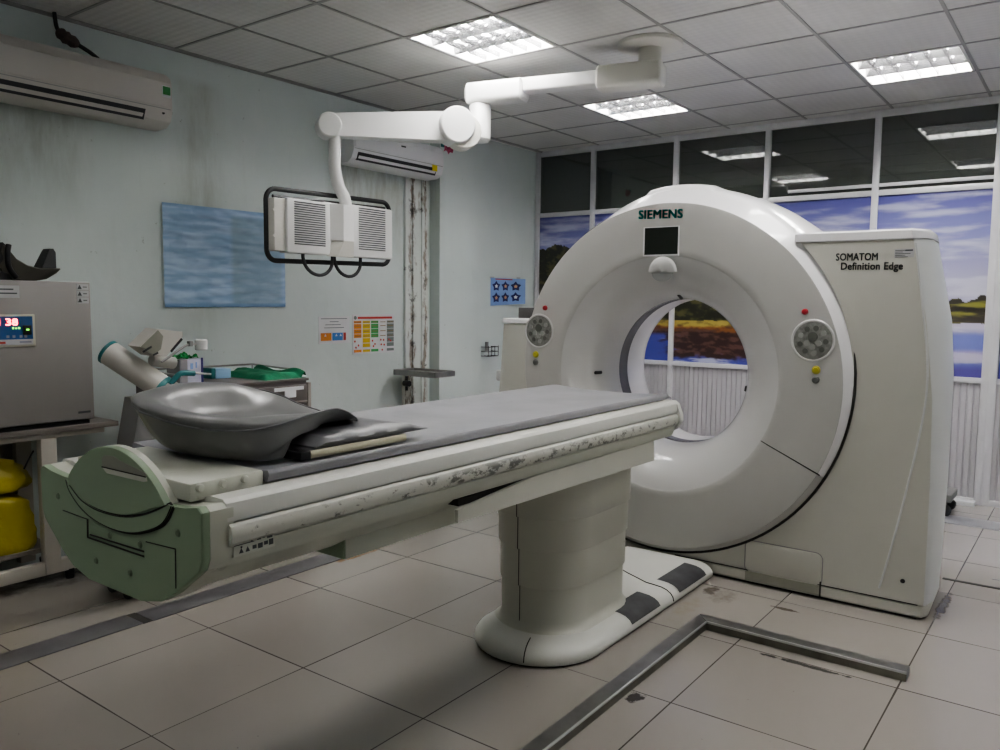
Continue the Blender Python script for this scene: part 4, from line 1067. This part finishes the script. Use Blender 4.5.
# ------------------------------------------------------------------ sheets on the wall
WY = WALLY-.004
o = build('blue_sheet', MB().grid(lambda u, v: (2.555+.85*u, WY-.006-.006*abs(fbm((u*4, v*12, 5)))-.002*sin(v*55+5*fbm((u*2, v*3, 0))), 1.318+.008*u*0+(.592+.025*u*0)*v + .004*u), 60, 80), M['printmatt'], recalc=False, angle=180)
def bluecol(p):
    u = (p.x-2.555)/.85; v = (p.z-1.318)/.592
    n = fbm((u*3.0, v*17, 3), 5)*.5+.5; n2 = fbm((u*5, v*5, 9), 4)*.5+.5
    c = mix3((.34, .49, .70), (.50, .64, .82), smooth01(.35, .7, n))
    c = mix3(c, (.29, .43, .64), smooth01(.60, .72, n2)*.5)
    c = mix3(c, (.27, .37, .44), .55*smooth01(.50, .56, u)*smooth01(.98, .90, v)*smooth01(1.0, .94, u))  # shadow of the monitors painted onto the right half of the sheet
    c = mix3(c, (.22, .36, .58), smooth01(.06, .02, v)+smooth01(.955, .99, v)*.5 if v < .06 or v > .95 else 0)
    return c
paint(o, bluecol); tag(o, 'large wrinkled light blue sheet taped to the left wall behind the monitors', 'sheet')
t = thing('notice', 'small white notice with an orange and a blue block, left of the coloured chart', 'notice', (3.828, WY, 1.067))
build('paper', MB().box((3.687, WY-.002, 1.067), (3.970, WY, 1.256)), M['paper'], t)
mb = MB()
for k, (a, b) in enumerate(((.02, .26), (.10, .18), (.06, .20), (.05, .23))): mb.box((3.687+a, WY-.003, 1.238-.021*k), (3.687+b, WY-.002, 1.243-.021*k))
build('text_lines', mb, M['pgrey'], t)
build('orange_block', MB().box((3.705, WY-.003, 1.088), (3.80, WY-.002, 1.142)), M['orange'], t)
build('blue_block', MB().box((3.81, WY-.003, 1.088), (3.905, WY-.002, 1.142)), M['pblue'], t)
build('red_block', MB().box((3.912, WY-.003, 1.088), (3.935, WY-.002, 1.142)), M['pred'], t)
for x in (3.735, 3.835, 3.875): build('symbol', MB().prism([(x, 1.118), (x+.02, 1.118), (x+.01, 1.136)], 'y', WY-.0036, WY-.003), M['paper'], t)
t = thing('waste_chart', 'white chart of orange, yellow, green and grey columns, taped above the steel shelf', 'poster', (4.21, WY, .982))
build('paper', MB().box((4.0, WY-.002, .982), (4.425, WY, 1.268)), M['paper'], t)
build('title_bar', MB().box((4.05, WY-.003, 1.236), (4.40, WY-.002, 1.252)), M['pred'], t)
build('emblem', MB().cyl((4.026, WY-.003, 1.245), (4.026, WY-.002, 1.245), .014, n=16), M['pgrey'], t)
cols = [('orange', 4.012, M['orange']), ('yellow', 4.098, M['pyellow']), ('green', 4.182, M['pgreen']), ('white', 4.266, M['paper']), ('grey', 4.345, M['pgrey'])]
for nm, x0, mt_ in cols:
    mb = MB()
    rows = [(1.205, 1.222), (1.165, 1.200), (1.130, 1.162), (1.10, 1.127), (1.062, 1.097), (1.03, 1.058), (.995, 1.014)]
    for j, (z0, z1) in enumerate(rows):
        if nm == 'green' and j in (4, 5): continue
        if nm == 'orange' and j in (4, 5): continue
        mb.box((x0, WY-.003, z0), (x0+.073, WY-.002, z1))
    cc_ = build('chart_column', mb, mt_, t)
    for z in (1.213, 1.185, 1.147, 1.112): build('text_line', MB().box((x0+.008, WY-.0036, z-.003), (x0+.064, WY-.0029, z+.002)), M['printbrown'], cc_)
mb = MB()
for k, (x, z) in enumerate(((4.02, 1.075), (4.055, 1.045), (4.03, 1.03), (4.195, 1.075), (4.22, 1.05), (4.205, 1.035), (4.28, 1.08), (4.31, 1.078), (4.285, 1.045), (4.315, 1.042), (4.295, 1.005), (4.365, 1.08), (4.385, 1.07))):
    mb.cyl((x, WY-.0036, z), (x, WY-.0029, z), .008, n=8)
build('chart_pictures', mb, M['pred'], t)

WALLY += .062
t = thing('star_poster', 'curled light blue poster of six dark star emblems, left of the scanner', 'poster', (5.95, WALLY-.02, 1.33))
def curl(u, v): return (5.70+.46*u, WALLY-.008-.07*max(0, u-.55)**2*4, 1.335+.245*v+.02*u*(1-v)+.004*v)
mb = MB()
for a in (0,):
    mb.grid(lambda u, v: curl(u, v), 20, 8)
build('paper', mb, M['plight'], t, recalc=False)
build('title_line', MB().grid(lambda u, v: tuple(Vector(curl(.15+.55*u, .94+.035*v))+Vector((0, -.002, 0))), 10, 1), M['pred'], t, recalc=False)
for r in range(2):
    for c in range(3):
        u0, v0 = .18+.30*c, .70-.42*r
        for nm, mt_, R0, off in (('star_emblem', M['pnavy'], .19, .002), ('star_centre', M['ppeach'] if (r+c) % 3 else M['paper'], .075, .004)):
            pts = []
            for k in range(10):
                a = pi/2+pi*k/5; rr = R0*(1 if k % 2 == 0 else .62)
                q = Vector(curl(min(1, u0+rr*.72*cos(a)), v0+rr*1.05*sin(a))); q.y -= off; pts.append(q)
            if nm == 'star_emblem': st_ = build(nm, MB().poly(pts), mt_, t, recalc=False)
            else: build(nm, MB().poly(pts), mt_, st_, recalc=False)
for (u, v) in ((.02, 1.02), (.9, 1.05)):
    build('tape', MB().box((curl(u, 1)[0]-.01, WALLY-.004, curl(u, v)[2]-.012), (curl(u, 1)[0]+.05, WALLY-.002, curl(u, v)[2]+.004)), M['label'], t)

t = thing('wire_basket', 'small empty black wire basket hung on the wall below the star poster', 'basket', (5.65, WALLY-.05, .892))
mb = MB()
for z in (.895, .935, .975): mb.tube([(5.575, WALLY-.008, z), (5.575, WALLY-.09, z), (5.715, WALLY-.09, z), (5.715, WALLY-.008, z)], .0035, 6)
for x in (5.575, 5.62, 5.665, 5.715): mb.tube([(x, WALLY-.008, .895), (x, WALLY-.09, .895), (x, WALLY-.09, .985)], .0035, 6)
build('wires', mb, M['black'], t)
build('holder', MB().cyl((5.60, WALLY-.05, .94), (5.60, WALLY-.05, 1.02), .016, n=12), M['injgrey'], t)

WALLY -= .062
t = thing('wall_shelf', 'small dull steel shelf projecting from the stained duct, above the mat', 'shelf', (4.54, WALLY-.03, .83))
mb = MB().box((4.365, 3.83, .832), (4.59, 4.245, .838), .001)
for a, b in (((4.365, 3.83), (4.371, 4.245)), ((4.584, 3.83), (4.59, 4.245)), ((4.365, 3.83), (4.59, 3.836)), ((4.365, 4.239), (4.59, 4.245))): mb.box((a[0], a[1], .815), (b[0], b[1], .856))
build('tray', mb, M['steel'], t, smooth=False)
build('bracket', MB().box((4.47, 4.22, .55), (4.53, 4.262, .83), .003), M['rust'], t)
build('clamp', MB().cyl((4.46, 4.17, .745), (4.46, 4.225, .745), .022, n=16).cyl((4.47, 4.21, .69), (4.47, 4.21, .80), .012, n=10), M['black'], t)

# ------------------------------------------------------------------ desk, cabinet and things at the left
D = thing('work_table', 'narrow laminate work table with cream legs against the left wall, below the grey cabinet', 'table', (1.45, 4.1, 0))
build('table_top', MB().box((.62, 3.93, .728), (2.075, 4.285, .752), .002), M['wood'], D)
build('top_edge', MB().box((.70, 3.945, .703), (2.01, 4.27, .728), .002), M['leg'], D)
for x, y in ((1.71, 3.95), (.75, 3.95), (1.71, 4.22), (.75, 4.22)):
    build('leg', MB().box((x, y, .05), (x+.072, y+.05, .703), .003), M['leg'], D)
build('lower_rail', MB().box((.70, 3.955, .045), (1.96, 3.995, .108), .004), M['leg'], D)
build('lower_shelf', MB().box((.75, 3.995, .15), (1.78, 4.27, .172), .002), M['wood'], D)
build('back_panel', MB().box((.75, 4.262, .172), (1.78, 4.275, .70)), M['cardside'], D)
for x in (.80, 1.83): build('foot', MB().cyl((x, 3.975, 0), (x, 3.975, .05), .02, .024, n=14), M['black'], D)
for x in (.80, 1.83): build('foot', MB().cyl((x, 4.24, 0), (x, 4.24, .05), .02, .024, n=14), M['black'], D)
def bagf(cx, cy, z0, sx, sy, sz, seed, sq=.5):
    rings = []; n = 28
    for k in range(13):
        t = k/12; z = z0+sz*t
        w = (1-.12*t) if t < .8 else (1-.12*t)*sqrt(max(.02, 1-((t-.8)/.2)**2*.85))
        if k == 0: w *= .93
        ring = []
        for q in range(n):
            a = 2*pi*q/n; ca, sa = cos(a), sin(a)
            r = (abs(ca)**(2/sq/2)+abs(sa)**(2/sq/2))**(-sq/1.0)
            nn = 1+.05*fbm((ca*4+seed, sa*4, t*5), 5)
            ring.append((cx+sx*w*ca*r*nn, min(4.255, cy+sy*w*sa*r*nn), z+(.02*fbm((ca*3, sa*3+seed, 2))*(t > .5))))
        rings.append(ring)
    return MB().loft(rings)
o = build('yellow_bag', bagf(1.46, 4.105, .1725, .255, .105, .275, 3, .13), M['bag'], angle=60); tag(o, 'full flat-sided yellow plastic bag on the lower shelf of the work table', 'bag')
rings = []
for k in range(9):
    t = k/8; rr = []
    for q in range(26):
        a = 2*pi*q/26; w = (1-.35*t**2)*(1 if k else .9)*(1-.5*(t > .95))
        nn = 1+.13*fbm((cos(a)*6, sin(a)*6+8, t*5), 5)
        rr.append((1.50+.225*w*cos(a)*nn, min(4.25, 4.10+.10*w*sin(a)*nn), .462+.14*t*(1+.25*fbm((cos(a)*2, sin(a)*2, 9)))))
    rings.append(rr)
o = build('yellow_bag', MB().loft(rings), M['bag'], angle=50); tag(o, 'crumpled yellow plastic bag lying on top of the fuller yellow bag', 'bag')
build('tie_string', MB().tube(catmull([(1.66, 4.02, .56), (1.68, 4.02, .60), (1.71, 4.03, .64)], 5), .004, 6), M['black'], o)

Cb = thing('warming_cabinet', 'grey enamelled metal cabinet with a blue control panel, standing on the work table', 'cabinet', (1.5, 4.1, .752))
build('case', MB().box((1.05, 3.985, .768), (1.965, 4.275, 1.435), .006), M['cabgrey'], Cb, angle=30)
build('door', MB().box((1.05, 3.955, .776), (1.968, 3.982, 1.442), .004), M['cabgrey'], Cb, angle=30)
build('plinth', MB().box((1.07, 3.97, .752), (1.95, 4.27, .768)), M['black'], Cb)
pp = build('control_panel', MB().box((1.25, 3.947, 1.140), (1.705, 3.955, 1.288), .003), pm('panel_cream_frame', (.50, .49, .40), .45), Cb)
build('panel_face', MB().box((1.26, 3.945, 1.175), (1.693, 3.9475, 1.279)), M['bluepanel'], pp)
build('panel_strip', MB().box((1.26, 3.945, 1.150), (1.693, 3.9475, 1.175)), M['label'], pp)
for tx, xx, ww in (('1', 1.545, .012), ('3', 1.578, .024), ('8', 1.606, .024)):
    build('digit', text_mb(tx, (xx, 3.9445, 1.238), (1, 0, 0), (0, 0, 1), ww, .032, bold=.05), M['ledred'], pp)
build('indicator_lights', MB().box((1.605, 3.943, 1.222), (1.612, 3.9455, 1.230)).box((1.618, 3.943, 1.222), (1.624, 3.9455, 1.228)).box((1.630, 3.943, 1.222), (1.638, 3.9455, 1.230)), M['ledgreen'], pp)
sw = build('rocker_switch', MB().box((1.650, 3.938, 1.195), (1.685, 3.946, 1.238), .002), M['black'], pp)
build('switch_lamp', MB().box((1.662, 3.9365, 1.215), (1.674, 3.938, 1.222)), M['ledgreen'], sw)
mb = MB()
for x in (1.58, 1.605, 1.635, 1.655): mb.box((x, 3.944, 1.182), (x+.012, 3.9452, 1.194))
mb.box((1.635, 3.944, 1.158), (1.685, 3.9452, 1.166))
build('panel_print', mb, pm('panel_print_grey', (.25, .25, .30), .5), pp)
build('panel_logo', MB().box((1.545, 3.944, 1.156), (1.575, 3.9452, 1.166)), M['pred'], pp)
lb = build('paper_label', MB().box((1.45, 3.953, 1.362), (1.645, 3.9555, 1.418)), M['label'], Cb)
build('label_text', MB().box((1.46, 3.952, 1.398), (1.62, 3.9535, 1.404)).box((1.46, 3.952, 1.380), (1.635, 3.9535, 1.386)), M['ink'], lb)
for k in range(3):
    lb = build('warning_sticker', MB().box((1.902, 3.953, 1.404-.032*k), (1.958, 3.9555, 1.432-.032*k)), M['label'], Cb)
    build('warning_triangle', MB().prism([(1.906, 1.408-.032*k), (1.926, 1.408-.032*k), (1.916, 1.428-.032*k)], 'y', 3.9515, 3.953).box((1.932, 3.9515, 1.416-.032*k), (1.95, 3.953, 1.420-.032*k)), M['ink'], lb)
build('name_badge', MB().box((1.89, 3.953, .806), (1.948, 3.9555, .816)), M['ink'], Cb)

Hr = thing('head_holder', 'dark padded head holder cradle lying on top of the grey cabinet', 'head holder', (1.7, 4.08, 1.4425))
rings = []
prof = [(1.60, 1.600), (1.625, 1.575), (1.655, 1.535), (1.70, 1.508), (1.75, 1.497), (1.80, 1.498), (1.845, 1.500)]
botp = [(1.585, 1.520), (1.605, 1.475), (1.65, 1.452), (1.70, 1.4445), (1.745, 1.4435), (1.79, 1.452), (1.838, 1.482)]
for k in range(7):
    (x, z), (xb_, zb_) = prof[k], botp[k]
    rings.append([(x, 3.985, z), (x+.004, 4.00, z+.006), (x-.01, 4.07, z-.03), (x+.004, 4.14, z+.006), (x, 4.155, z), (xb_, 4.13, zb_), (xb_, 4.07, zb_-.0 if k else zb_), (xb_, 4.01, zb_)])
build('cradle', MB().loft(rings), M['saddle'], Hr, angle=50)
build('end_flap', MB().loft([[(1.775, 4.02, 1.495), (1.84, 4.015, 1.495), (1.84, 4.125, 1.495), (1.775, 4.12, 1.495)], [(1.815, 4.03, 1.585), (1.846, 4.028, 1.580), (1.846, 4.11, 1.580), (1.815, 4.105, 1.585)], [(1.822, 4.035, 1.598), (1.838, 4.033, 1.598), (1.838, 4.10, 1.598), (1.822, 4.10, 1.598)]]), M['blackrub'], Hr, angle=40)
build('strap', MB().tube(catmull([(1.62, 3.98, 1.602), (1.612, 3.976, 1.56), (1.618, 3.98, 1.50), (1.65, 3.99, 1.456)], 6), .012, 10), M['black'], Hr, angle=60)
build('headband', MB().loft([[(1.50, 3.99, 1.53), (1.555, 3.985, 1.60), (1.60, 3.99, 1.612), (1.625, 4.0, 1.59), (1.60, 4.0, 1.53), (1.56, 4.0, 1.47)], [(1.50, 4.15, 1.53), (1.555, 4.155, 1.60), (1.60, 4.15, 1.612), (1.625, 4.14, 1.59), (1.60, 4.14, 1.53), (1.56, 4.14, 1.47)]]), M['blackrub'], Hr, angle=40)
build('base_block', MB().loft([[(1.53, 4.0, 1.4435), (1.64, 4.0, 1.4435), (1.64, 4.14, 1.4435), (1.53, 4.14, 1.4435)], [(1.55, 4.01, 1.49), (1.62, 4.01, 1.48), (1.62, 4.13, 1.48), (1.55, 4.13, 1.49)]]), M['black'], Hr, angle=40)

# ------------------------------------------------------------------ contrast injector
I = thing('contrast_injector', 'cream contrast injector with a thick tilted tube and small boxed head, behind the cushion', 'injector', (2.05, 3.42, 0))
IY = 3.42
p0 = Vector((1.865, 3.60, 1.120)); p1 = Vector((2.035, 3.34, .922)); ax = (p1-p0).normalized()
build('tube', MB().cyl(p0, p1, .056, n=40, bev=.006), M['injw'], I, angle=40)
build('tube_end', MB().cyl(p0-ax*.012, p0+ax*.006, .058, n=40, bev=.004), M['tealtrim'], I, angle=40)
build('tube_collar', MB().cyl(p0+ax*.285, p0+ax*.315, .058, n=40, bev=.004), M['tealtrim'], I, angle=40)
build('column', MB().loft([[(1.76, IY-.02, .10), (1.985, IY-.02, .10), (1.985, IY+.12, .10), (1.76, IY+.12, .10)], [(1.855, IY-.02, .70), (1.985, IY-.02, .70), (1.985, IY+.12, .70), (1.855, IY+.12, .70)], [(1.90, IY-.02, .92), (1.985, IY-.02, .92), (1.985, IY+.12, .92), (1.90, IY+.12, .92)]]), M['injgrey'], I, angle=30)
build('column_edge', MB().box((1.983, IY-.03, .10), (2.012, IY+.12, .91), .006), M['injw'], I, angle=30)
build('base', MB().box((1.82, IY+.0, .06), (2.20, IY+.26, .11), .015), M['injgrey'], I)
for x, y in ((1.86, .06), (2.16, .06), (1.86, .20), (2.16, .20)):
    build('castor', MB().cyl((x-.015, IY+y, .032), (x+.015, IY+y, .032), .032, n=18, bev=.004), M['blackrub'], I)
hp = [(1.998+(x-1.998)*.86, 1.172+(z-1.172)*.92) for x, z in [(1.861, 1.154), (1.961, 1.237), (2.107, 1.220), (2.108, 1.198), (2.012, 1.102), (1.93, 1.106)]]
build('head', MB().loft([[(x, 3.375, z) for x, z in hp], [(x, 3.365, z) for x, z in [(1.985+(x-1.985)*.97, 1.17+(z-1.17)*.97) for x, z in hp]]][::-1]+[[(x+.02, 3.50, z) for x, z in hp]]), M['injw'], I, angle=25)
build('head_side', MB().prism([(1.998+(x-1.998)*.86, 1.172+(z-1.172)*.92) for x, z in [(1.868, 1.154), (1.962, 1.231), (1.990, 1.200), (1.975, 1.138), (1.932, 1.110)]], 'y', 3.361, 3.366), M['injd'], I)
build('head_slot', MB().prism([(1.895, 1.128), (1.935, 1.150), (1.932, 1.158), (1.890, 1.136)], 'y', 3.359, 3.362).prism([(1.94, 1.112), (1.965, 1.122), (1.962, 1.130), (1.938, 1.119)], 'y', 3.359, 3.362).prism([(2.03, 1.125), (2.085, 1.180), (2.080, 1.187), (2.025, 1.132)], 'y', 3.359, 3.366), M['black'], I)
build('barrel', MB().cyl((1.975, IY+.02, 1.09), (2.09, IY+.02, 1.068), .028, n=24, bev=.004), M['injw'], I, angle=40)
build('rod', MB().tube([(1.985, IY-.05, 1.082), (2.10, IY-.05, 1.150), (2.125, IY-.05, 1.158), (2.215, IY-.05, 1.154)], .006, 8), M['steel'], I, angle=60)
build('rod_clamp', MB().box((2.118, IY-.062, 1.148), (2.138, IY-.038, 1.172), .003), M['injgrey'], I)
build('syringe', MB().cyl((2.185, IY-.05, 1.128), (2.185, IY-.05, 1.178), .028, n=20, bev=.004), M['plastic'], I, angle=40)
build('handle', MB().tube(catmull([(2.0, IY-.09, .985), (2.035, IY-.09, 1.018), (2.06, IY-.09, 1.030), (2.12, IY-.09, 1.025)], 5), .013, 10), M['tealtrim'], I, angle=60)
build('cross_rail', MB().tube([(2.06, IY-.07, 1.033), (2.22, IY-.07, 1.014)], .005, 8), M['steel'], I)

# ------------------------------------------------------------------ drawer trolley
K = thing('drawer_trolley', 'brown grey drawer trolley with a wire rail, against the left wall behind the cushion', 'trolley', (2.62, 3.8, 0))
build('body', MB().box((2.24, 3.57, .12), (2.975, 4.06, .925), .006), M['cart'], K, angle=30)
build('top_tray', MB().box((2.235, 3.562, .917), (2.985, 4.07, .932), .003), M['cart'], K)
build('corner_post', MB().box((2.972, 3.555, .10), (2.995, 3.585, .905), .003), M['cartedge'], K)
for k in range(4):
    z1 = .897-.105*k if k < 2 else .687-.18*(k-2); z0 = z1-(.092 if k < 2 else .165)
    d = build('drawer', MB().box((2.26, 3.556, z0), (2.965, 3.572, z1), .004), M['cart'], K)
    build('drawer_edge', MB().box((2.26, 3.552, z0-.006), (2.965, 3.560, z0+.003)), M['cartedge'], d)
    build('label_strip', MB().box((2.74, 3.553, z1-.027), (2.94, 3.5565, z1-.008)), M['paper'], d)
    if k == 0: build('label_card', MB().box((2.81, 3.5525, z1-.066), (2.885, 3.556, z1-.027)), M['paper'], d)
for x, y in ((2.28, 3.61), (2.93, 3.61), (2.28, 4.02), (2.93, 4.02)):
    build('castor', MB().cyl((x-.015, y, .04), (x+.015, y, .04), .04, n=18, bev=.005).box((x-.02, y-.02, .05), (x+.02, y+.02, .125)), M['blackrub'], K)
mb = MB().tube([(2.96, 3.60, .958), (2.965, 3.66, .972), (2.965, 4.05, .982), (2.30, 4.05, .990), (2.27, 4.02, .990), (2.25, 3.65, .985)], .0055, 8)
for x, y, z in ((2.60, 4.05, .987), (2.965, 4.05, .982), (2.27, 4.03, .99), (2.963, 3.64, .968)): mb.tube([(x, y, .93), (x, y, z)], .005, 6)
build('wire_rail', mb, M['steel'], K, angle=60)
def clothf(u, v):
    x = 2.70+.275*u; y = 3.575+.45*v
    e = min(u, 1-u, v, 1-v)
    return (x, y, .934+.022*smooth01(0, .12, e)+.010*(fbm((x*7, y*7, 2))+.6)*smooth01(0, .2, e)+.045*smooth01(.86, .97, u)*(0.7+.3*sin(9*v))*smooth01(0, .05, 1-u+.02)+.02*math.exp(-((u-.42)/.08)**2)*v)
mb = MB().grid(clothf, 40, 30); mb.loft([[(2.70, 3.575, .9335), (2.975, 3.575, .9335), (2.975, 4.025, .9335), (2.70, 4.025, .9335)], [(2.70, 3.575, .9345), (2.975, 3.575, .9345), (2.975, 4.025, .9345), (2.70, 4.025, .9345)]])
o = build('green_cloth', mb, M['cloth'], angle=80); tag(o, 'dark green surgical cloth spread over the top of the drawer trolley', 'cloth')
t = thing('glove_carton', 'open lilac white carton with green tissue sticking out, on the drawer trolley', 'carton', (2.33, 3.75, .932))
build('carton', MB().box((2.278, 3.70, .9325), (2.405, 3.82, 1.062), .002), M['carton'], t)
build('carton_side', MB().box((2.2765, 3.702, .933), (2.2785, 3.82, 1.061)), M['cardside'], t)
build('carton_front', MB().box((2.279, 3.698, .933), (2.318, 3.7005, 1.061)), M['cardside'], t)
build('carton_edge', MB().box((2.396, 3.697, .933), (2.406, 3.7005, 1.066)), M['purple'], t)
build('carton_print', MB().box((2.335, 3.6985, 1.01), (2.35, 3.7005, 1.04)).box((2.365, 3.6985, 1.015), (2.372, 3.7005, 1.045)).box((2.335, 3.6985, .98), (2.375, 3.7005, .99)), M['plight'], t)
rings = []
build('tissue', MB().grid(lambda u, v: (2.282+.118*u, 3.71+.10*v, 1.062+.030*max(0, .5+fbm((u*4.5, v*2+3, 6), 4)*1.6)*(1-abs(2*v-1)*.6)), 24, 10), M['glove'], t, angle=60)
o = build('blue_carton', MB().box((2.59, 3.86, .9325), (2.685, 3.95, .985), .003), M['bluebox'], angle=30); tag(o, 'small pale blue carton on the trolley between the lilac carton and the green cloth', 'carton')
build('carton_flap', MB().box((2.565, 3.865, .9335), (2.5905, 3.945, .99), .002), M['tealtrim'], o)
#@@END2@@

# ------------------------------------------------------------------ world and colour management
w = bpy.data.worlds.new('world'); scene.world = w; w.use_nodes = True
w.node_tree.nodes['Background'].inputs['Color'].default_value = (0.6, 0.65, 0.7, 1)
w.node_tree.nodes['Background'].inputs['Strength'].default_value = 0.02
scene.view_settings.view_transform = 'AgX'
scene.view_settings.look = 'AgX - Medium High Contrast'
scene.view_settings.exposure = 1.25
scene.cycles.use_denoising = True
scene.cycles.max_bounces = 10; scene.cycles.diffuse_bounces = 6
